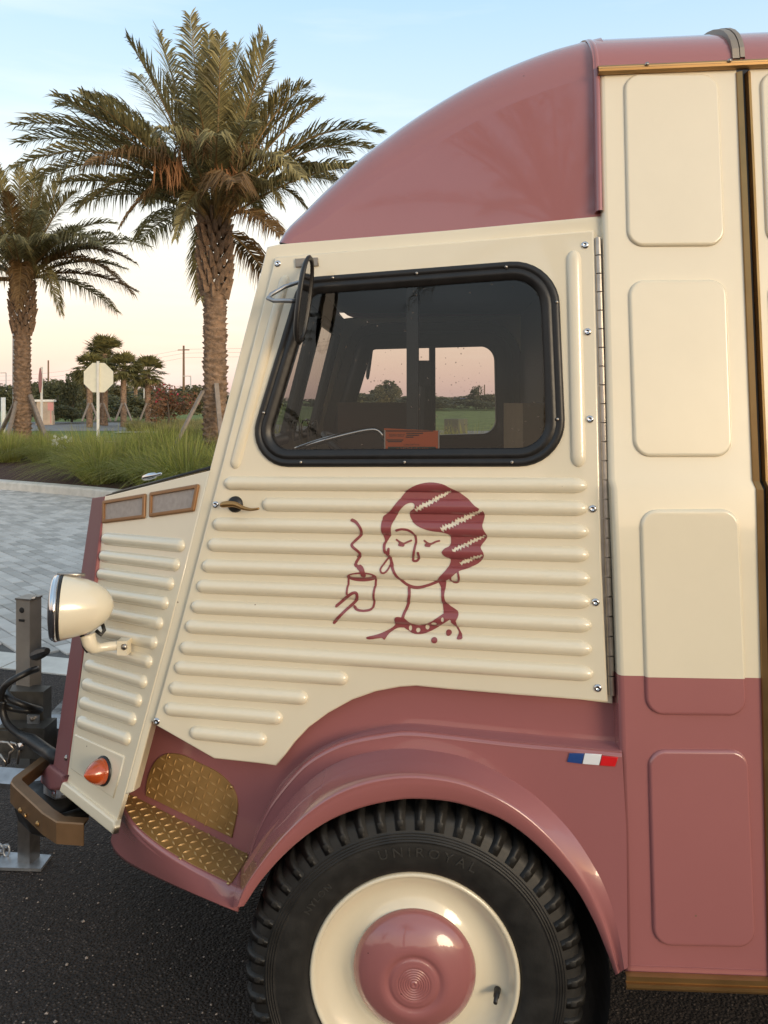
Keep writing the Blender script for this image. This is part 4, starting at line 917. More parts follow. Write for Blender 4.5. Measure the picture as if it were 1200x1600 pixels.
# cable looped round the jack
cp = [dep(u, v, d) for u, v, d in ((58, 1045, 2.62), (40, 1052, 2.56), (12, 1068, 2.54), (2, 1085, 2.56), (4, 1100, 2.58), (20, 1107, 2.60), (45, 1110, 2.60), (63, 1109, 2.66), (45, 1104, 2.58), (20, 1094, 2.56), (10, 1080, 2.60), (14, 1070, 2.66))]
b = MB(); b.tube(spline(cp, 6), .0105, 10)
cp = [dep(u, v, d) for u, v, d in ((5, 1095, 2.57), (4, 1112, 2.57), (12, 1132, 2.56), (30, 1147, 2.54), (50, 1158, 2.50), (70, 1172, 2.45), (84, 1182, 2.40), (98, 1195, 2.42))]
b.tube(spline(cp, 6), [.0115]*18+list(np.linspace(.0115, .02, 7))+[.02]*18, 10)
tag(b.build('electrical_cable', M['rubber'], None, smooth=True), 'black rubber cable looped around the trailer jack post', 'cable')
# safety chain at the foot of the jack
ch = thing('safety_chain', gnd(5, 1335), 'short steel chain lying beside the jack foot', 'chain')
for k in range(6):
    c = gnd(-16+k*5.2, 1328+4*math.sin(k*1.3), .02+.012*(k % 2)); b = MB(); R1 = np.array(Matrix.Rotation(k*1.57, 3, 'X') @ Matrix.Rotation(.3*k, 3, 'Z'))
    ring = [c+R1 @ np.array([.020*math.cos(a), .011*math.sin(a), 0]) for a in np.linspace(0, 2*math.pi, 13)]; b.tube(ring, .0038, 6); b.build('chain_link', M['galv'], ch, smooth=True)
# ================================================================== SETTING
RGR = random.Random(77)
def cw(lat, d, z=0.0): p = CO+RV*lat+FV*d; return np.array([p[0], p[1], z])
def gcam(u, v): d = CAM_H*FPX/(v-PY); return ((u-PX)/FPX*d, d)         # ground pixel -> (lateral, depth)
def sheet(name, pts, z, m, kind='structure', parent=None):
    o = obj(name, [cw(a, d, z) for a, d in pts], [tuple(range(len(pts)))], m, parent)
    me = o.data
    if me.polygons and me.polygons[0].normal.z < 0: me.flip_normals()
    if parent is None: o['kind'] = kind
    return o
def ground_mat(name, c1, c2, scale, rough=.9, bump=.6, bscale=60, bdist=.01, specks=None, large=.0):
    m = bpy.data.materials.new(name); m.use_nodes = True; t = m.node_tree; p = t.nodes['Principled BSDF']; p.inputs['Roughness'].default_value = rough; p.inputs['Specular IOR Level'].default_value = .3
    g = N(t, 'ShaderNodeNewGeometry'); n = N(t, 'ShaderNodeTexNoise'); n.inputs['Scale'].default_value = scale; n.inputs['Detail'].default_value = 8; n.inputs['Roughness'].default_value = .65
    t.links.new(g.outputs['Position'], n.inputs['Vector']); r = N(t, 'ShaderNodeValToRGB'); r.color_ramp.elements[0].position = .32; r.color_ramp.elements[1].position = .68
    r.color_ramp.elements[0].color = c1+(1,); r.color_ramp.elements[1].color = c2+(1,); t.links.new(n.outputs['Fac'], r.inputs[0]); col = r.outputs[0]
    if large:
        n3 = N(t, 'ShaderNodeTexNoise'); n3.inputs['Scale'].default_value = .8; n3.inputs['Detail'].default_value = 3; t.links.new(g.outputs['Position'], n3.inputs['Vector'])
        mr = N(t, 'ShaderNodeMapRange'); mr.inputs['From Min'].default_value = .3; mr.inputs['From Max'].default_value = .7; mr.inputs['To Min'].default_value = 1-large; mr.inputs['To Max'].default_value = 1+large
        t.links.new(n3.outputs['Fac'], mr.inputs['Value']); sc = N(t, 'ShaderNodeVectorMath', operation='SCALE'); t.links.new(col, sc.inputs[0]); t.links.new(mr.outputs[0], sc.inputs['Scale']); col = sc.outputs[0]
    h = n.outputs['Fac']
    if specks:
        vo = N(t, 'ShaderNodeTexVoronoi'); vo.inputs['Scale'].default_value = specks[0]; t.links.new(g.outputs['Position'], vo.inputs['Vector'])
        sp = N(t, 'ShaderNodeSeparateColor'); t.links.new(vo.outputs['Color'], sp.inputs[0])
        gt = N(t, 'ShaderNodeMapRange'); gt.inputs['From Min'].default_value = specks[1]; gt.inputs['From Max'].default_value = 1.0; t.links.new(sp.outputs[0], gt.inputs['Value'])
        lt = N(t, 'ShaderNodeMapRange'); lt.inputs['From Min'].default_value = .45; lt.inputs['From Max'].default_value = .25; t.links.new(vo.outputs['Distance'], lt.inputs['Value'])
        mu = N(t, 'ShaderNodeMath', operation='MULTIPLY'); t.links.new(gt.outputs[0], mu.inputs[0]); t.links.new(lt.outputs[0], mu.inputs[1])
        mx = N(t, 'ShaderNodeMix', data_type='RGBA'); mx.inputs['B'].default_value = specks[2]+(1,); t.links.new(col, mx.inputs['A']); t.links.new(mu.outputs[0], mx.inputs['Factor']); col = mx.outputs['Result']
        v2 = N(t, 'ShaderNodeTexVoronoi'); v2.inputs['Scale'].default_value = specks[0]*1.0; t.links.new(g.outputs['Position'], v2.inputs['Vector'])
        b2 = N(t, 'ShaderNodeBump'); b2.inputs['Strength'].default_value = bump; b2.inputs['Distance'].default_value = bdist; b2.invert = True
        t.links.new(v2.outputs['Distance'], b2.inputs['Height']); t.links.new(b2.outputs[0], p.inputs['Normal'])
    else:
        n2 = N(t, 'ShaderNodeTexNoise'); n2.inputs['Scale'].default_value = bscale; n2.inputs['Detail'].default_value = 5; t.links.new(g.outputs['Position'], n2.inputs['Vector'])
        b2 = N(t, 'ShaderNodeBump'); b2.inputs['Strength'].default_value = bump; b2.inputs['Distance'].default_value = bdist; t.links.new(n2.outputs['Fac'], b2.inputs['Height']); t.links.new(b2.outputs[0], p.inputs['Normal'])
    t.links.new(col, p.inputs['Base Color']); return m
M['asphalt'] = ground_mat('asphalt', (.019, .015, .0135), (.055, .043, .038), 45, .8, 1.0, specks=(110, .66, (.17, .135, .115)), bdist=.010, large=.45)
M['concrete'] = ground_mat('pale_concrete', (.54, .51, .46), (.70, .66, .60), 6, .85, .3, 90, .004, large=.1)
M['lawn'] = ground_mat('lawn', (.085, .125, .028), (.19, .23, .06), .6, .95, .5, 30, .03, large=.3)
M['mulch'] = ground_mat('dark_mulch', (.045, .023, .018), (.14, .075, .058), 22, .95, 1.0, 45, .05)
M['pavebed'] = ground_mat('paver_joint_sand', (.10, .095, .09), (.16, .15, .14), 40, .95, .3)
M['roadfar'] = ground_mat('far_road', (.20, .19, .185), (.27, .26, .25), 3, .9, .2)
BIG = 900
sheet('lawn', [(-BIG, -60), (BIG, -60), (BIG, 1500), (-BIG, 1500)], -.03, M['lawn'])
# band between asphalt and pavers
a0 = np.array(gcam(0, 1045)); a1 = np.array(gcam(104, 1056)); bd = unit(a1-a0); bn = np.array([-bd[1], bd[0]]); bn = bn if bn[1] > 0 else -bn
bw = float((np.array(gcam(50, 1024))-a0) @ bn)
def bl(k, off): q = a0+bd*k+bn*off; return (q[0], q[1])
sheet('asphalt_lot', [bl(-60, 0), bl(60, 0), (60, -60), (-60, -60)], 0.0, M['asphalt'])
sheet('paving_bed', [bl(-60, bw), bl(60, bw), (60, 24), (-60, 24)], -.006, M['pavebed'])
# flush concrete ribbon, in slabs
rib_ = tag(bpy.data.objects.new('concrete_ribbon', None), None, kind='structure'); COL.objects.link(rib_)
for k in range(-6, 7):
    b = MB(); c = [bl(k*3+.006, .004), bl(k*3+2.994, .004), bl(k*3+2.994, bw-.004), bl(k*3+.006, bw-.004)]
    b.add([cw(x, y, .006) for x, y in c]+[cw(x, y, -.05) for x, y in c], [(0, 1, 2, 3), (4, 5, 1, 0), (5, 6, 2, 1), (6, 7, 3, 2), (7, 4, 0, 3)]); b.build('ribbon_slab', M['concrete'], rib_)
# loose grit on the asphalt
b = MB()
for k in range(420):
    d = RGR.uniform(1.9, 4.4); x = RGR.uniform(-.55, .0)*d-.1; s = RGR.uniform(.0015, .0045)*(1+.6*(RGR.random() < .06)); p = cw(x, d, s*.5); a = RGR.uniform(0, 3)
    V = [p+s*np.array([math.cos(a+i*1.57)*RGR.uniform(.7, 1.3), math.sin(a+i*1.57)*RGR.uniform(.7, 1.3), 0]) for i in range(4)]+[p+np.array([0, 0, s*.8])]; b.add(V, [(0, 1, 4), (1, 2, 4), (2, 3, 4), (3, 0, 4)])
o = b.build('loose_grit', mat('grit', (.30, .25, .22), .9, var=.4, vscale=200)); tag(o, 'scattered pale grit on the dark asphalt', kind='stuff')
# faded parking stripe
s0, s1, s2, s3 = gcam(66, 1128), gcam(104, 1089), gcam(104, 1106), gcam(78, 1134)
M['stripe'] = ground_mat('worn_white_paint', (.055, .05, .048), (.30, .29, .28), 18, .85, .6)
sheet('parking_stripe', [s0, s1, s2, s3], .004, M['stripe'], parent=None)
# pavers at 45 degrees, running bond; the largest 300 in view are single pieces
def pmat():
    m = mat('grey_paver', (.33, .33, .34), .8, bump=.4, bscale=70, bdist=.003); t = m.node_tree; p = t.nodes['Principled BSDF']
    g = N(t, 'ShaderNodeNewGeometry'); oi = N(t, 'ShaderNodeObjectInfo'); n = N(t, 'ShaderNodeTexNoise'); n.inputs['Scale'].default_value = 7; n.inputs['Detail'].default_value = 6
    t.links.new(g.outputs['Position'], n.inputs['Vector'])
    ad = N(t, 'ShaderNodeMath', operation='ADD'); t.links.new(g.outputs['Random Per Island'], ad.inputs[0]); t.links.new(oi.outputs['Random'], ad.inputs[1])
    fr = N(t, 'ShaderNodeMath', operation='FRACT'); t.links.new(ad.outputs[0], fr.inputs[0])
    m1 = N(t, 'ShaderNodeMath', operation='MULTIPLY_ADD'); m1.inputs[1].default_value = .5; t.links.new(fr.outputs[0], m1.inputs[0]); 
    m2 = N(t, 'ShaderNodeMath', operation='MULTIPLY'); m2.inputs[1].default_value = .5; t.links.new(n.outputs['Fac'], m2.inputs[0]); t.links.new(m2.outputs[0], m1.inputs[2])
    r = N(t, 'ShaderNodeValToRGB'); r.color_ramp.elements[0].position = .15; r.color_ramp.elements[1].position = .85; r.color_ramp.elements[0].color = (.33, .31, .285, 1); r.color_ramp.elements[1].color = (.66, .62, .575, 1)
    t.links.new(m1.outputs[0], r.inputs[0]); t.links.new(r.outputs[0], p.inputs['Base Color']); return m
M['paver'] = pmat()
PA, PB = .205, .108; e1 = unit((1, -1.05)); e2 = np.array([-e1[1], e1[0]]); gp_ = .006
pav = tag(bpy.data.objects.new('paver_field', None), None, kind='structure'); COL.objects.link(pav)
cand = []
for j in range(-260, 260):
    for i in range(-150, 150):
        c = e1*((i+.5*(j % 2))*PA)+e2*(j*PB)+np.array([-6, 9.])
        off = (c-a0) @ bn
        if off < bw+.075 or c[1] > 17.5 or c[0] < -11 or c[0] > 3.0 or c[1] < 3: continue
        u = PX+FPX*c[0]/c[1]; v = PY+FPX*CAM_H/c[1]
        vis = -5 < u < 175 and v > 742; cand.append((0 if vis else 1, c[1], c[0], c[1]))
cand.sort()
def paver_geo(x, y, z=0.0, jit=True):
    dz = rng.uniform(-.0015, .0015) if jit else 0; h = .012; bv = .005; V = []
    for zz, k in ((-.02, 0), (h-bv, 0), (h, bv)):
        for sx, sy in ((-1, -1), (1, -1), (1, 1), (-1, 1)):
            q = np.array([x, y])+e1*sx*(PA/2-gp_/2-k)+e2*sy*(PB/2-gp_/2-k); V.append(cw(q[0], q[1], zz+dz-.004))
    F = [(8, 9, 10, 11)]+[(a+i, a+(i+1) % 4, a+4+(i+1) % 4, a+4+i) for a in (0, 4) for i in range(4)]
    return V, F
pm_me = None
c0 = cand[0]
for n_i, c in enumerate(cand[:300]):
    if pm_me is None:
        V, F = paver_geo(0, 0, jit=False); o0 = cw(0, 0, 0); V = [p-o0 for p in V]
        pm_me = bpy.data.meshes.new('paver'); pm_me.from_pydata([tuple(p) for p in V], [], F); pm_me.materials.append(M['paver'])
    o = bpy.data.objects.new('paver', pm_me); COL.objects.link(o); p = cw(c[2], c[3], rng.uniform(-.0015, .0015)); o.location = tuple(p); o.parent = pav
b = MB()
for c in cand[300:]: V, F = paver_geo(c[2], c[3]); b.add(V, F)
o = b.build('pavers', M['paver'], pav); o['kind'] = 'stuff'
# planting island: kerb, mulch
ik = [(-22, 22), (-11, 16.6), gcam(0, 765), gcam(145, 778), (-2.4, 11.4), (.5, 10.8), (3.2, 12.5), (4.0, 17), (2, 24), (-4, 27), (-14, 29), (-24, 30)]
ik = [np.array(p, float) for p in ik]
isl = [tuple(p) for p in spline(ik, 5, True)]
if area(isl) < 0: isl = isl[::-1]
b = MB(); rows = []
for d, z in ((0, -.02), (.0, .12), (.02, .145), (.05, .15), (.22, .15), (.23, .10)): rows.append([cw(x, y, z) for x, y in offset(isl, d)])
b.grid(rows, closeu=True, flip=False); o = b.build('island_kerb', M['concrete']); o['kind'] = 'structure'
mul = offset(isl, .225)
sheet('mulch_bed', mul, .125, M['mulch'])
def gz_(x, y): return .13
# far road, pavements, beds
sheet('far_road', [(-40, 41), (-14, 42), (-11.5, 41), (-9, 39), (-3, 36.5), (4, 36), (40, 34), (40, 40), (4, 42), (-2, 45), (-9, 56), (-14, 60), (-40, 58)], -.015, M['roadfar'])
sheet('far_pavement', [(.5, 27.2), (14, 27.2), (14, 31), (.5, 31)], -.012, M['concrete'])
sheet('far_verge_kerb', [(-13, 39.2), (-8.8, 39.2), (-4, 34.0), (-4, 33.2), (-9, 38.4), (-13, 38.4)], .05, M['concrete'])

# ------------------------------------------------------------------ vegetation materials
def leafmat(name, c1, c2, rough=.55, trans=.25, scale=3.0):
    m = bpy.data.materials.new(name); m.use_nodes = True; t = m.node_tree; p = t.nodes['Principled BSDF']; p.inputs['Roughness'].default_value = rough; p.inputs['Specular IOR Level'].default_value = .35
    g = N(t, 'ShaderNodeNewGeometry'); n = N(t, 'ShaderNodeTexNoise'); n.inputs['Scale'].default_value = scale; t.links.new(g.outputs['Position'], n.inputs['Vector'])
    ad = N(t, 'ShaderNodeMath', operation='MULTIPLY_ADD'); ad.inputs[1].default_value = .5; t.links.new(g.outputs['Random Per Island'], ad.inputs[0])
    m2 = N(t, 'ShaderNodeMath', operation='MULTIPLY'); m2.inputs[1].default_value = .5; t.links.new(n.outputs['Fac'], m2.inputs[0]); t.links.new(m2.outputs[0], ad.inputs[2])
    r = N(t, 'ShaderNodeValToRGB'); r.color_ramp.elements[0].position = .25; r.color_ramp.elements[1].position = .75; r.color_ramp.elements[0].color = c1+(1,); r.color_ramp.elements[1].color = c2+(1,)
    t.links.new(ad.outputs[0], r.inputs[0]); t.links.new(r.outputs[0], p.inputs['Base Color'])
    tl_ = N(t, 'ShaderNodeBsdfTranslucent'); t.links.new(r.outputs[0], tl_.inputs[0]); mx = N(t, 'ShaderNodeMixShader'); mx.inputs[0].default_value = trans
    o = t.nodes['Material Output']; t.links.new(p.outputs[0], mx.inputs[1]); t.links.new(tl_.outputs[0], mx.inputs[2]); t.links.new(mx.outputs[0], o.inputs[0]); return m
M['frond'] = leafmat('palm_frond', (.115, .100, .045), (.40, .345, .155), .55, .3); M['fronddry'] = leafmat('dry_frond', (.12, .065, .022), (.24, .15, .065)); M['stalk'] = leafmat('orange_fruit_stalk', (.26, .11, .045), (.42, .21, .09), scale=8)
M['rachis'] = mat('frond_stem', (.20, .125, .045), .6, var=.2, vscale=4)
M['bark'] = mat('palm_bark', (.22, .145, .095), .9, var=.45, vscale=9, bump=1.0, bscale=30, bdist=.02)
M['bark2'] = mat('tree_bark', (.10, .075, .055), .9, var=.3, vscale=5)
M['lumber'] = mat('weathered_lumber', (.24, .20, .17), .85, var=.2, vscale=10)
M['grass'] = leafmat('ornamental_grass', (.15, .18, .032), (.42, .42, .115), .5, .4, 1.2); M['grassdry'] = leafmat('pale_grass', (.17, .15, .055), (.34, .31, .13), .6, .3, 2)
M['tree'] = leafmat('tree_leaves', (.055, .058, .030), (.15, .15, .07)); M['treeb'] = leafmat('olive_leaves', (.085, .078, .038), (.21, .185, .09)); M['sabal'] = leafmat('fan_palm_leaves', (.08, .078, .030), (.25, .225, .085))
M['myrtle'] = leafmat('reddish_leaves', (.10, .065, .03), (.26, .13, .07)); M['flower'] = leafmat('red_flowers', (.42, .03, .05), (.65, .06, .09)); M['whitefl'] = leafmat('white_flowers', (.6, .6, .5), (.8, .8, .7))

# ------------------------------------------------------------------ date palms
def frond_mesh(base, tip, sag, side_out, L_leaf=.46, nleaf=64, rnd=random, stiff=.5, hang=.3):
    """one feather leaf: rachis from base to tip with a sag, leaflets on both sides"""
    base = np.array(base, float); tip = np.array(tip, float); mid = (base+tip)/2+np.array([0, 0, sag]); P = []
    for t in np.linspace(0, 1, 22): P.append((1-t)**2*base+2*t*(1-t)*mid+t*t*tip)
    P = np.array(P); b = MB(); b2 = MB(); b2.tube(P[:20], list(np.linspace(.035, .006, 20)), 5)
    Ltot = np.linalg.norm(tip-base); k_ = Ltot/3.6
    for i in range(nleaf):
        t = .16+.84*(i/(nleaf-1)); f = t*21; i0 = min(int(f), 20); p = P[i0]+(P[i0+1]-P[i0])*(f-i0); d = unit(P[i0+1]-P[i0])
        sd_ = np.cross(d, np.array([0, 0, 1.0])); sd_ = unit(sd_) if np.linalg.norm(sd_) > .12 else unit(np.cross(d, side_out)); up = np.cross(sd_, d)
        ll = L_leaf*k_*(.55+.75*math.sin(math.pi*min(1, t*.9+.08)))*(1 if t < .9 else .75)
        for s in (-1, 1):
            q = rnd.uniform(.8, 1.15); lay = .55+.35*t+rnd.uniform(-.12, .12)
            dv = unit(d*lay+sd_*s*(1-.35*t)+up*rnd.uniform(.0, .45)); e = p+dv*ll*q*.55; tipl = p+dv*ll*q+np.array([0, 0, -hang*ll*q*rnd.uniform(.5, 1.3)])
            wv = unit(np.cross(dv, up*.6+d*.4+np.array([rnd.uniform(-.3, .3)]*3)))*.016
            b.add([p-wv*.5, p+wv*.5, e+wv, tipl, e-wv], [(0, 1, 2, 4), (4, 2, 3)])
    return b, b2
def trunk_mesh(base, top, r0, r1, rows_n, nth=28, scar=.1, lean=(0, 0), seedv=1.0):
    b = MB(); rws = []; H_ = top-base[2]; nz_ = rows_n*6
    for i in range(nz_+1):
        f = i/nz_; z = base[2]+H_*f; r = r0+(r1-r0)*f; row = f*rows_n; ring = []
        for j in range(nth):
            th = j/nth*2*math.pi; k = row+.5*math.sin(2*th+seedv)+.25*math.sin(5*th+int(row)); fr = k-math.floor(k); nzv = noise.noise(Vector((math.cos(th)*2.5+seedv, math.sin(th)*2.5, z*5)))
            cell = math.sin(th*7+math.floor(k)*2.4)
            rr = r*(1+scar*(fr**1.4-.45)*(1+.5*cell)+.10*nzv); ring.append((base[0]+lean[0]*f+rr*math.cos(th), base[1]+lean[1]*f+rr*math.sin(th), z))
        rws.append(ring)
    b.grid(rws, closeu=True, flip=False); return b
def stake(base, top, name, label, group, w=.075, t=.045):
    b = MB(); a = np.array(top, float); c = np.array(base, float); d = unit(c-a); x = unit(np.cross(d, np.array([0, 0, 1.0]))); y = np.cross(d, x)
    V = [p+x*sx*w/2+y*sy*t/2 for p in (a, c) for sx, sy in ((-1, -1), (1, -1), (1, 1), (-1, 1))]; b.add(V, [(0, 1, 2, 3), (7, 6, 5, 4)]+[(i, (i+1) % 4+0, (i+1) % 4+4, i+4)[::-1] for i in range(4)])
    return tag(b.build(name, M['lumber'], None), label, 'stake', group)
PALMN = {}
def date_palm(u, dpt, vbase, vheart, r0, label, group, tips, nfill, rnd, tip_scale=1.0, Lf=3.5):
    lat = (u-PX)/FPX*dpt; root = cw(lat, dpt, .13); t = thing('date_palm', root, label, 'palm tree', group)
    zh = CAM_H+(PY-vheart)/FPX*dpt; zb = zh-1.55*r0/.21*.9
    trunk_mesh(root, zb-.0, r0*1.12, r0*.98, int((zb-.13)/.125), scar=.30, seedv=rnd.uniform(0, 6)).build('trunk', M['bark'], t, smooth=True)
    # bulge of old leaf bases under the crown
    b = MB(); heart = np.array([root[0], root[1], zh])
    for k in range(95):
        f = (k+.5)/95; th = k*2.39996; z = zb-.25+f*(zh-zb+.15); rr = r0*(.95+.36*math.sin(math.pi*min(1, f*.9+.12))); c = np.array([root[0]+rr*math.cos(th), root[1]+rr*math.sin(th), z])
        o_ = np.array([math.cos(th), math.sin(th), 0]); tg = np.array([-math.sin(th), math.cos(th), 0]); ln = rnd.uniform(.22, .36); lift = .35+.4*f; tp = c+(o_*(.35+.2*f)+np.array([0, 0, 1]))*ln*.8
        wd = .075; V = [c-tg*wd-o_*.06, c+tg*wd-o_*.06, c+o_*.05-np.array([0, 0, .05]), tp-tg*wd*.45-o_*.02, tp+tg*wd*.45-o_*.02, tp+o_*.03]
        b.add(V, [(0, 2, 5, 3), (2, 1, 4, 5), (1, 0, 3, 4), (3, 5, 4), (0, 1, 2)])
    lb_ = b.build('leaf_bases', M['bark'], t, smooth=False); lb_['kind'] = 'stuff'
    b = MB(); b.lathe((root[0], root[1], zb-.3), (0, 0, 1), [(0, r0*.9), (.3, r0*1.1), ((zh-zb)*.6+.3, r0*1.15), (zh-zb+.35, r0*.6), (zh-zb+.5, .02)], 14); b.build('crown_base', M['bark'], t)
    fr = []
    for (tu, tv, dd, sg) in tips: fr.append((dep(tu, tv, dpt+dd), sg))
    for k in range(nfill):
        az = k*2.39996+rnd.uniform(-.3, .3); e = rnd.uniform(-.6, .75) if k % 3 else rnd.uniform(.6, 1.3); L = Lf*rnd.uniform(.8, 1.05); fr.append((heart+L*np.array([math.cos(az)*math.cos(e), math.sin(az)*math.cos(e), math.sin(e)*.95]), rnd.uniform(.35, .75)*(math.cos(e)+.15)))
    for tp, sg in fr:
        hd = unit(np.array([tp[0]-heart[0], tp[1]-heart[1], 1e-6])); base = heart+np.array([hd[0], hd[1], 0])*r0*.55+np.array([0, 0, rnd.uniform(-.25, .1)])
        low = (tp[2] < heart[2]-.2); dry = rnd.random() < (.55 if low else .10)
        lf, st_ = frond_mesh(base, tp, sg, np.array([0, 1.0, 0]), rnd=rnd, hang=.22+(.4 if tp[2] < heart[2]+.9 else 0), nleaf=96, L_leaf=.56)
        o = lf.build('frond', M['fronddry'] if dry else M['frond'], t); st_.build('frond_stem', M['rachis'], o)
    return t, heart
R1 = random.Random(11)
tipsR = [(200, 62, -.5, .5), (247, 52, .4, .4), (297, 26, -.3, .3), (326, 55, -.8, .2), (345, 58, -1.1, .15), (371, 72, .6, .3), (411, 52, -.2, .4), (424, 110, .7, .5), (482, 134, -.4, 1.0), (490, 158, .4, 1.1), (592, 208, -.3, 1.3), (585, 236, .8, 1.3),
         (150, 152, .4, .9), (95, 165, -.6, 1.0), (30, 196, -.2, 1.2), (36, 224, .6, 1.3), (22, 262, -.8, 1.4), (60, 282, .8, 1.4), (120, 330, -.6, 1.4), (190, 352, -1.2, 1.3), (275, 372, -1.5, 1.2), (140, 255, -2.4, 1.3),
         (440, 322, -1.0, 1.3), (485, 335, .3, 1.4), (545, 300, .2, 1.5), (470, 275, -2.2, 1.4), (250, 200, -2.6, .8), (395, 190, -2.4, .8), (310, 150, 2.5, .8), (215, 120, 2.2, .8), (440, 160, 2.4, 1.0), (120, 225, 2.4, 1.2), (540, 240, 2.3, 1.3), (340, 210, -2.8, 1.0), (230, 320, 1.8, 1.4), (410, 345, 1.6, 1.3)]
pr_, heartR = date_palm(336, 16.0, 700, 335, .215, 'tall date palm right of the stop sign, its crown full of upright fronds', 'date palms on the island', tipsR, 26, R1)
# orange fruit stalks hanging in the right crown
for (u, v, dd, n, m) in ((262, 250, -1.2, 34, 'stalk'), (268, 222, -1.3, 22, 'fronddry'), (385, 225, -1.3, 30, 'fronddry'), (305, 205, -1.5, 40, 'fronddry'), (352, 255, -1.2, 14, 'stalk')):
    b = MB()
    for k in range(n):
        p = dep(u+R1.uniform(-24, 24), v+R1.uniform(-8, 10), 16+dd+R1.uniform(-.2, .2)); L = R1.uniform(.3, .62); q = p+np.array([R1.uniform(-.10, .16), R1.uniform(-.1, .1), -L]); w2 = np.array([.013, .004, 0]); mid = (p+q)/2+np.array([R1.uniform(.0, .06), 0, .04])
        b.add([p-w2*.6, p+w2*.6, mid+w2, q, mid-w2], [(0, 1, 2, 4), (4, 2, 3)])
    b.build('hanging_stalks', M[m], pr_)
R2 = random.Random(5)
tipsL = [(232, 385, -.5, 1.2), (212, 412, .6, 1.2), (205, 458, -.6, 1.5), (95, 490, -1.2, 1.6), (180, 350, .5, 1.0), (120, 300, -.6, .8), (70, 270, .4, .5), (30, 262, -.4, .4), (-10, 268, .3, .4), (-60, 300, .2, .8), (-110, 350, -.3, 1.1), (-130, 420, .4, 1.3), (10, 300, -1.8, .5), (150, 380, -2, 1.3), (60, 330, -2.3, .8), (-40, 400, -2, 1.3), (-30, 470, -1, 1.6), (170, 400, 2, 1.2), (30, 480, -2, 1.4)]
pl2, heartL = date_palm(35, 23.0, 690, 432, .215, 'date palm at the left edge of the planting island', 'date palms on the island', tipsL, 30, R2, Lf=3.3)
# one more palm behind the camera, seen only mirrored in the paint
R3 = random.Random(9); bp_root = np.array([-4.2, -11.0, .0]); 
def back_palm(x, y, h, label):
    t = thing('date_palm', (x, y, 0), label, 'palm tree', 'date palms behind the viewpoint'); trunk_mesh(np.array([x, y, 0]), h, .24, .21, 40, scar=.16).build('trunk', M['bark'], t, smooth=True); heart = np.array([x, y, h])
    for k in range(34):
        az = k*2.39996; e = R3.uniform(-.5, 1.2); L = 3.4; tp = heart+L*np.array([math.cos(az)*math.cos(e), math.sin(az)*math.cos(e), math.sin(e)]); lf, st_ = frond_mesh(heart, tp, .6, np.array([0, 1., 0]), rnd=R3, nleaf=34); o = lf.build('frond', M['frond'], t); st_.build('frond_stem', M['rachis'], o)
back_palm(-13.5, -14.0, 5.2, 'date palm mirrored at the left in the rose hubcap'); back_palm(-2.4, -9.0, 6.4, 'date palm whose frond is mirrored in the rose cab roof')
# stakes
st_l = [((8, 697), (29, 616), 22.4, 22.9), ((76, 693), (47, 617), 22.2, 22.8), ((-6, 690), (26, 624), 24.0, 23.2), ((68, 682), (44, 622), 24.0, 23.3)]
for k, (B_, T_, d1_, d2_) in enumerate(st_l):
    stake(dep(*B_, d1_), dep(*T_, d2_), 'wooden_stake', ('pale stake leaning left against the left palm', 'pale stake leaning right against the left palm', 'dark stake behind the left palm on its left side', 'dark stake behind the left palm on its right side')[k], 'palm stakes', .10, .06)
stake(dep(273, 697, 15.2), dep(317, 611, 15.7), 'wooden_stake', 'long thin stake leaning against the tall palm from the left', 'palm stakes', .07, .05)
stake(dep(346, 690, 15.3), dep(338, 599, 15.75), 'wooden_stake', 'grey stake in front of the tall palm trunk beside the van', 'palm stakes', .085, .05)
# ------------------------------------------------------------------ ornamental grass
def clump(n, h, spread, rnd, wd=.006):
    b = MB()
    for k in range(n):
        az = rnd.uniform(0, 2*math.pi); r = rnd.uniform(0, .28); L = h*rnd.uniform(.75, 1.25); lean = rnd.uniform(.05, 1)**1.1*spread; o_ = np.array([math.cos(az), math.sin(az), 0]); p = o_*r; pts = []
        for t in (0, .35, .65, .85, 1): pts.append(p+o_*lean*L*(.35*t+.75*t*t)+np.array([0, 0, L*(t-.55*lean*t*t*t)]))
        tw = rnd.uniform(0, 6.28); wv = np.array([math.cos(tw), math.sin(tw), 0])*wd
        V = []
        for i, q in enumerate(pts[:-1]): V += [q-wv*(1-.15*i), q+wv*(1-.15*i)]
        V.append(pts[-1]); b.add(V, [(0, 1, 3, 2), (2, 3, 5, 4), (4, 5, 7, 6), (6, 7, 8)])
    return b
RG = random.Random(21); proto = [clump(950, .88, 1.6, RG, .0045) for _ in range(4)]
gm = []
for p in proto:
    me = bpy.data.meshes.new('grass_clump'); me.from_pydata(p.V, [], p.F); me.materials.append(M['grass']); me.materials.append(M['grassdry']); gm.append(me)
    for i, q in enumerate(me.polygons):
        if (i//4) % 7 == 0: q.material_index = 1
spots = []
for k in range(900):
    x = RG.uniform(-13, 1.5); y = RG.uniform(11.6, 27)
    if not inpoly((x, y), mul): continue
    u = PX+FPX*x/y
    if u < 150-(y-13)*9 and y < 18.8: continue                          # bare mulch at the left front
    if y > (20.6 if u > 100 else 23.6): continue
    if not inpoly((x, y), offset(mul, .28)): continue
    if any((x-a)**2+(y-c)**2 < (.50 if y < 19 else .66)**2 for a, c in spots): continue
    if min((x-(336-PX)/FPX*16)**2+(y-16)**2, (x-(35-PX)/FPX*23)**2+(y-23)**2) < .2: continue
    spots.append((x, y))
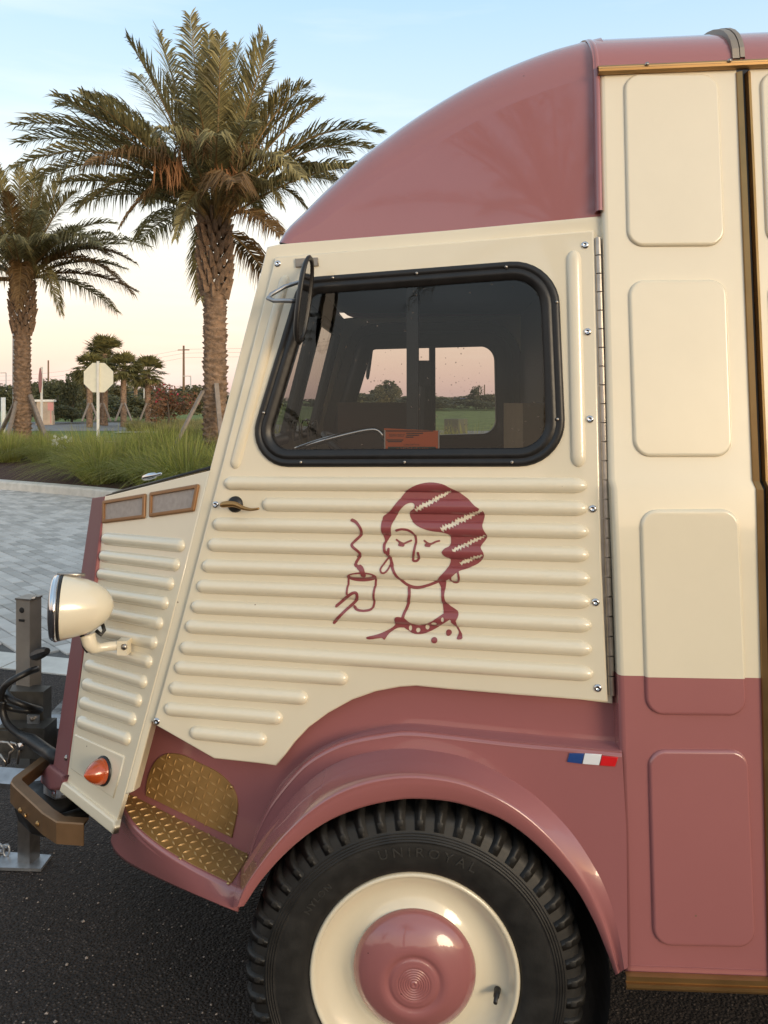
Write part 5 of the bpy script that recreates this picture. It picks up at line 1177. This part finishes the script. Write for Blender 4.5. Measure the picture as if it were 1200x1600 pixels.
for k, (x, y) in enumerate(spots):
    o = bpy.data.objects.new('grass_clump', gm[k % 4]); p = cw(x, y, .12); o.location = tuple(p); o.rotation_euler = (RG.uniform(-.06, .06), RG.uniform(-.06, .06), RG.uniform(0, 6.28)); s = RG.uniform(.78, 1.18)*(1.0 if y < 18 else .72); o.scale = (s, s, s*RG.uniform(.9, 1.05)); COL.objects.link(o)
    tag(o, 'fountain of long green ornamental grass blades in the planting island', 'grass', 'ornamental grass clumps on the island')
b = MB()
for k in range(26):
    p = cw(*[(lambda d: ((RG.uniform(82, 112)-PX)/FPX*d, d))(RG.uniform(17.5, 19.5))][0], RG.uniform(.45, .75))
    for j in range(5):
        a = j*1.2566; v1 = np.array([math.cos(a), .3, math.sin(a)])*.035; v2 = np.array([math.cos(a+.7), .2, math.sin(a+.7)])*.03; b.add([p, p+v1, p+v1+v2*.4, p+v2], [(0, 1, 2, 3)])
for k in range(260):
    p = cw(*[(lambda d: ((RG.uniform(80, 114)-PX)/FPX*d, d))(RG.uniform(17.6, 19.6))][0], .12); L = RG.uniform(.25, .6); q = p+np.array([RG.uniform(-.2, .2), RG.uniform(-.2, .2), L]); w2 = np.array([.012, 0, 0]); b.add([p-w2*.2, p+w2*.2, (p+q)/2+w2, q, (p+q)/2-w2], [(0, 1, 2, 4), (4, 2, 3)])
fo = b.build('white_flowering_plant', M['grass']); fo.data.materials.append(M['whitefl'])
for i, pl3 in enumerate(fo.data.polygons):
    if i < 130: pl3.material_index = 1
tag(fo, 'low plant with small white flowers beside the left palm stake', 'plant')

# ------------------------------------------------------------------ signs, posts, gate pillar
M['signback'] = mat('bare_sign_back', (.84, .81, .66), .45, var=.04, vscale=8); M['signred'] = mat('stop_red', (.45, .03, .03), .4); M['whitepaint'] = mat('white_post_paint', (.82, .80, .74), .5, var=.05)
def post_sign(u, d, vt, vb, zbase, ang, label, cat='sign'):
    lat = (u-PX)/FPX*d; base = cw(lat, d, zbase); t = thing('stop_sign', base, label, cat, 'stop signs'); zc = CAM_H+(PY-(vt+vb)/2)/FPX*d; R_ = (vb-vt)/2/FPX*d/math.cos(math.pi/8)
    nx = np.array([math.sin(ang), -math.cos(ang), 0]); ex = np.array([math.cos(ang), math.sin(ang), 0])
    b = MB(); front = [np.array([base[0], base[1], zc])+ex*R_*math.cos(a)+np.array([0, 0, R_*math.sin(a)]) for a in (math.pi/8+k*math.pi/4 for k in range(8))]
    V = [p+nx*.002 for p in front]+[p-nx*.002 for p in front]; F = [tuple(range(8)), tuple(range(15, 7, -1))]+[(i, i+8, (i+1) % 8+8, (i+1) % 8) for i in range(8)]
    o = obj('sign_plate', V, F, M['signback'], t); o.data.materials.append(M['signred']); o.data.polygons[1].material_index = 1
    b = MB(); p0 = np.array([base[0], base[1], 0])+nx*.04; b.box((p0[0], p0[1], (zc+R_+zbase)/2), .055, .055, zc+R_+.02-zbase); b.build('sign_post', M['whitepaint'], t)
    return t, front, nx, ex, zc, R_
post_sign(154, 21.5, 567, 613, .13, math.radians(3), 'stop sign seen from its pale back, white post in the grass')
t2_, f_, nx_, ex_, zc_, R_s = post_sign(63, 27, 575, 613, .0, math.radians(3+121), 'red stop sign turned almost edge-on beside the left palm')
# gate pillar
gd = 52; gx = (71-PX)/FPX*gd; gp0 = cw(gx, gd, 0); gt_ = thing('gate_pillar', gp0, 'cream stone gate pillar with a flat white cap', 'pillar')
M['stone'] = mat('cream_stone', (.55, .43, .32), .85, var=.1, vscale=4); b = MB(); b.box((gp0[0], gp0[1], .75), .92, .92, 1.5, np.array(Matrix.Rotation(.3, 3, 'Z'))); b.box((gp0[0], gp0[1], .3), 1.0, 1.0, .6, np.array(Matrix.Rotation(.3, 3, 'Z'))); b.build('shaft', M['stone'], gt_)
b = MB(); b.box((gp0[0], gp0[1], 1.56), 1.15, 1.15, .14, np.array(Matrix.Rotation(.3, 3, 'Z'))); b.build('cap', M['whitepaint'], gt_)
q = dep(79, 635, 50); b = MB(); b.box(q, .36, .03, .5); b.box(q+np.array([0, .03, -.6]), .05, .05, .9); tag(b.build('small_sign', mat('pale_pink_sign', (.62, .28, .25), .5), None), 'small pinkish sign in front of the gate pillar', 'sign')
def pole(name, u, vt, vb, d, r0, r1, m, label, cat, parts=None):
    a = dep(u, vb, d); c = dep(u, vt, d); a = np.array([a[0], a[1], 0.0]); t = thing(name, a, label, cat); b = MB(); b.tube([a, np.array([a[0], a[1], c[2]])], [r0, r1], 10); b.build('shaft', m, t, smooth=True); return t, np.array([a[0], a[1], c[2]])
M['woodpole'] = mat('utility_pole_wood', (.16, .10, .06), .9, var=.2); M['greypole'] = mat('pale_grey_pole', (.45, .44, .42), .5)
t, c = pole('utility_pole', 287, 540, 640, 110, .19, .13, M['woodpole'], 'tall brown utility pole standing between the red bush and the tall palm', 'pole')
b = MB(); b.box(c+np.array([0, 0, -.6]), 1.6, .1, .12); b.build('crossarm', M['woodpole'], t)
t, c = pole('utility_pole', 75.5, 563, 640, 130, .16, .12, M['woodpole'], 'short looking brown utility pole above the gate pillar', 'pole')
t, c = pole('lamp_post', 23.5, 380, 640, 30, .10, .085, M['greypole'], 'tall pale lamp post behind the left palm trunk', 'lamp post'); b = MB(); b.box(c+np.array([.3, 0, 0]), .7, .2, .08); b.build('lamp_head', M['greypole'], t)
for u, v, lab in ((9.5, 583, 'small street lamp at the far left edge'), (298, 588, 'thin street lamp right of the brown utility pole'), (425-200, 590, 'faint street lamp among the fan palms')):
    t, c = pole('street_lamp', u, v, 640, 75, .07, .05, M['greypole'], lab, 'lamp post'); b = MB(); b.box(c+np.array([-.4, 0, .02]), .8, .14, .07); b.build('lamp_head', M['greypole'], t)
t, c = pole('marker_post', 5, 621, 662, 32, .09, .09, M['whitepaint'], 'short white post at the left edge beyond the grass', 'post')
# power lines
pts_l = [(-60, 517), (75, 560), (287, 545), (520, 520)]
for k, dz in enumerate((0, 6, 13)):
    b = MB(); A_ = dep(-80, 590+dz*1.2, 150); B_ = dep(287, 546+dz, 110); mid = (A_+B_)/2+np.array([0, 0, -1.2]); b.tube(spline([A_, mid, B_], 8), .012, 4)
    A2 = B_; B2 = dep(700, 500+dz, 80); b.tube(spline([A2, (A2+B2)/2+np.array([0, 0, -1.0]), B2], 8), .012, 4); tag(b.build('power_line', M['darker'], None), ('uppermost', 'middle', 'lowest')[k]+' of the three power lines strung to the tall utility pole', 'cable', 'power lines')

# ------------------------------------------------------------------ fan palms, bush, trees
def fan_palm(u, d, vc, label, rnd, r=1.25):
    root = cw((u-PX)/FPX*d, d, 0); t = thing('fan_palm', root, label, 'palm tree', 'fan palms along the far road'); zc = CAM_H+(PY-vc)/FPX*d
    trunk_mesh(root, zc, .19, .16, 22, nth=12, scar=.14, seedv=u).build('trunk', M['bark'], t, smooth=True); b = MB(); c = np.array([root[0], root[1], zc])
    for k in range(64):
        az = k*2.39996; e = rnd.uniform(-.9, 1.3); dv = np.array([math.cos(az)*math.cos(e), math.sin(az)*math.cos(e), math.sin(e)]); hub = c+dv*r*.55; sd_ = unit(np.cross(dv, np.array([.02, .05, 1.0]))); up = np.cross(sd_, dv)
        b.tube([c, hub], .018, 3, cap=False)
        for j in range(13):
            a = (j-6)/6*1.35; ld = dv*math.cos(a)+sd_*math.sin(a); L = r*.62*(1-.12*abs(j-6)/6)*rnd.uniform(.85, 1.1); tp = hub+ld*L+np.array([0, 0, -.16*L*rnd.uniform(.5, 2)]); w2 = unit(np.cross(ld, up))*.048; m_ = hub+ld*L*.5
            b.add([hub, m_-w2, tp, m_+w2], [(0, 1, 2, 3)])
    b.build('crown', M['sabal'], t); return t
RF = random.Random(8)
fp = [(164, 50, 553, 1.35, 'tallest of the fan palms, right behind the octagonal sign'), (140, 47, 577, 1.05, 'short fan palm left of the octagonal sign'), (193, 48, 577, 1.15, 'fan palm next to the right of the octagonal sign'), (231, 50, 583, 1.2, 'fan palm behind the left side of the red flowering bush'), (212, 70, 588, 1.2, 'small far fan palm between two nearer fan palms'), (157, 51, 566, 1.1, 'fan palm partly hidden behind the octagonal sign')]
for u, d, v, r, lab in fp: fan_palm(u, d, v, lab, RF, r)
k = 0
for u, d in ((141, 46.5), (160, 49.5), (193, 47.5), (231, 49.5)):
    for s in (-1, 1):
        stake(dep(u+s*13, 658, d-.6), dep(u+s*2, 630, d), 'wooden_stake', 'thin stake on the '+('left' if s < 0 else 'right')+' of the fan palm '+{141: 'left of', 160: 'behind', 193: 'just right of', 231: 'farthest right of'}[u]+' the octagonal sign', 'palm stakes', .09, .07)
def leafblob(n, rx, ry, rz, rnd, size, lobes=9):
    b = MB(); L = [(np.array([rnd.gauss(0, .45)*rx, rnd.gauss(0, .45)*ry, rnd.uniform(-.5, .75)*rz]), rnd.uniform(.28, .5)) for _ in range(lobes)]
    for k in range(n):
        c, s = L[k % lobes]; v = unit([rnd.gauss(0, 1) for _ in range(3)])*rnd.uniform(.55, 1.05)*s; p = c+v*np.array([rx, ry, rz]); a = unit([rnd.gauss(0, 1) for _ in range(3)]); e = unit(np.cross(a, [rnd.gauss(0, 1) for _ in range(3)])); q = size*rnd.uniform(.6, 1.4)
        b.add([p-a*q, p+e*q*.5, p+a*q, p-e*q*.5], [(0, 1, 2, 3)])
    return b
def place_tree(name, u, vb, d, h, wd, me_c, label, cat, group, trunkh=.35, z0=0, trunk=True):
    root = cw((u-PX)/FPX*d, d, z0); t = thing(name, root, label, cat, group); o = bpy.data.objects.new('crown', me_c); COL.objects.link(o); o.parent = t; o.location = (0, 0, h*.60); o.scale = (wd/2, wd/2, h*.5); o.rotation_euler = (0, 0, u*.7)
    if trunk:
        b = MB(); b.tube([root, root+np.array([.03*h, 0, h*.35]), root+np.array([0, 0, h*.7])], [.03*h, .022*h, .01*h], 6)
        for a in (0, 2.1, 4.2): b.tube([root+np.array([.02*h, 0, h*.32]), root+np.array([math.cos(a)*wd*.22, math.sin(a)*wd*.22, h*.62])], [.014*h, .005*h], 5)
        b.build('trunk', M['bark2'], t, smooth=True)
    return t
RT_ = random.Random(31); crowns = []
for k in range(5):
    lb = leafblob(2600, 1, 1, 1, RT_, .085, 11+k); me = bpy.data.meshes.new('crown'); me.from_pydata(lb.V, [], lb.F); me.materials.append(M['treeb'] if k in (1, 4) else M['tree']); crowns.append(me)
# far tree line
k = 0
for u in range(-60, 1000, 17):
    if 420 < u < 500: continue
    d = RT_.uniform(120, 170); left = u < 340; h = RT_.uniform(2.6, 4.0) if left else RT_.uniform(1.5, 2.3)
    if u in (603-0,): h = 5
    place_tree('far_tree', u+RT_.uniform(-5, 5), 640, d, h, RT_.uniform(6, 10), crowns[k % 5], 'dark rounded tree in the distant tree line', 'tree', 'distant tree line', trunk=False); k += 1
place_tree('tree', 601, 640, 90, 2.9, 3.0, crowns[1], 'taller bushy tree seen through the cab window', 'tree', None); place_tree('tree', 744, 640, 130, 3.4, 2.6, crowns[2], 'narrow dark tree seen at the right through the cab window', 'tree', None)
place_tree('tree', 112, 655, 58, 3.3, 1.8, crowns[0], 'bushy olive tree between the gate pillar and the octagonal sign', 'tree', None); place_tree('tree', 128, 650, 70, 3.7, 2.4, crowns[4], 'dark tree behind the left edge of the octagonal sign', 'tree', None); place_tree('tree', 90, 650, 75, 3.0, 3.6, crowns[2], 'dark broad tree right behind the gate pillar', 'tree', None)
for u, d, h, w2, lab in ((98, 54, 1.1, 2.2, 'clipped dark hedge bush right of the gate pillar'), (205, 60, 1.7, 3.4, 'dark shrub between the fan palm trunks'), (182, 62, 1.8, 3.2, 'dark shrub behind the leaning palm stakes'), (222, 60, 1.6, 3.4, 'dark shrub left of the red flowering bush'), (309, 64, 2.4, 3.0, 'dark shrub beside the trunk of the tall palm'), (120, 56, .9, 2.6, 'low green shrub under the leaning stake'), (45, 56, 2.6, 2.4, 'dark shrub behind the left palm stakes'), (15, 56, 2.4, 3.0, 'dark shrub at the far left behind the white post')):
    place_tree('shrub', u, 650, d, h, w2, crowns[int(u) % 5], lab, 'shrub', None, trunk=False)
# crape myrtle with red flowers
lb = leafblob(2400, 1, 1, 1, RT_, .06, 14); me = bpy.data.meshes.new('crown'); me.from_pydata(lb.V, [], lb.F); me.materials.append(M['myrtle']); me.materials.append(M['flower'])
for i, p in enumerate(me.polygons):
    if p.center.z > .05 and RT_.random() < .07: p.material_index = 1
place_tree('flowering_bush', 262, 655, 40, 2.25, 2.7, me, 'reddish bush with bright red flowers by the far road', 'bush', None)
# pale grass verge
gd_ = []
for k in range(2):
    p = clump(240, .55, 1.0, RG, .008); me = bpy.data.meshes.new('verge_grass'); me.from_pydata(p.V, [], p.F); me.materials.append(M['grassdry']); gd_.append(me)
sp2 = []
for k in range(420):
    d = RG.uniform(35.5, 46); u = RG.uniform(205, 335); x = (u-PX)/FPX*d
    if u < 250 and d < 39: continue
    if any((x-a)**2+(d-c)**2 < .6 for a, c in sp2): continue
    sp2.append((x, d))
for k, (x, d) in enumerate(sp2):
    o = bpy.data.objects.new('verge_grass', gd_[k % 2]); p = cw(x, d, -.03); o.location = tuple(p); o.rotation_euler = (0, 0, RG.uniform(0, 6)); s = RG.uniform(.8, 1.3); o.scale = (s, s, s); COL.objects.link(o); tag(o, 'pale dry grass tuft on the verge below the red flowering bush', 'grass', 'pale grass tufts on the verge')
# things seen through the cab window
b = MB(); q = dep(705, 652, 38); b.box((q[0], q[1], .35), .65, .5, .7); tag(b.build('utility_box', mat('dark_green_box', (.05, .055, .04), .6), None), 'dark utility box on the lawn seen through the cab window', 'utility box')
b = MB(); q = dep(722, 652, 39); b.box((q[0], q[1], .34), .5, .4, .68); tag(b.build('utility_box', mat('olive_box', (.12, .13, .09), .6), None), 'lighter utility box beside the dark one seen through the cab window', 'utility box')
b = MB(); q = dep(724, 640, 160); b.box((q[0], q[1], 1.2), 4.6, 3, .9); b.box((q[0], q[1], 1.8), 4.0, 2.6, .4); tag(b.build('blue_awning', mat('blue_roof', (.05, .09, .28), .6), None), 'blue roofed stall far off seen through the cab window', 'stall')
b = MB(); q = dep(682, 640, 170); b.box((q[0], q[1], 1.0), 3.4, 3, 1.6); tag(b.build('white_shed', M['whitepaint'], None), 'small white shed far off seen through the cab window', 'shed')
for u, v in ((748, 602), (757, 601)):
    t, c = pole('utility_pole', u, v, 640, 140, .12, .1, M['woodpole'], ('left' if u < 750 else 'right')+' of two distant poles seen through the cab window', 'pole')
# reflected surroundings behind the viewpoint: a hedge row along the lot
for k in range(14):
    x = -24+k*3.6; t = thing('hedge_bush', (x, -17+RT_.uniform(-1, 1), 0), 'rounded bush in the hedge row behind the viewpoint, mirrored in the hubcap', 'bush', 'hedge row behind the viewpoint'); o = bpy.data.objects.new('crown', crowns[k % 5]); COL.objects.link(o); o.parent = t; o.location = (0, 0, 1.0); o.scale = (2.6, 1.6, 1.5)
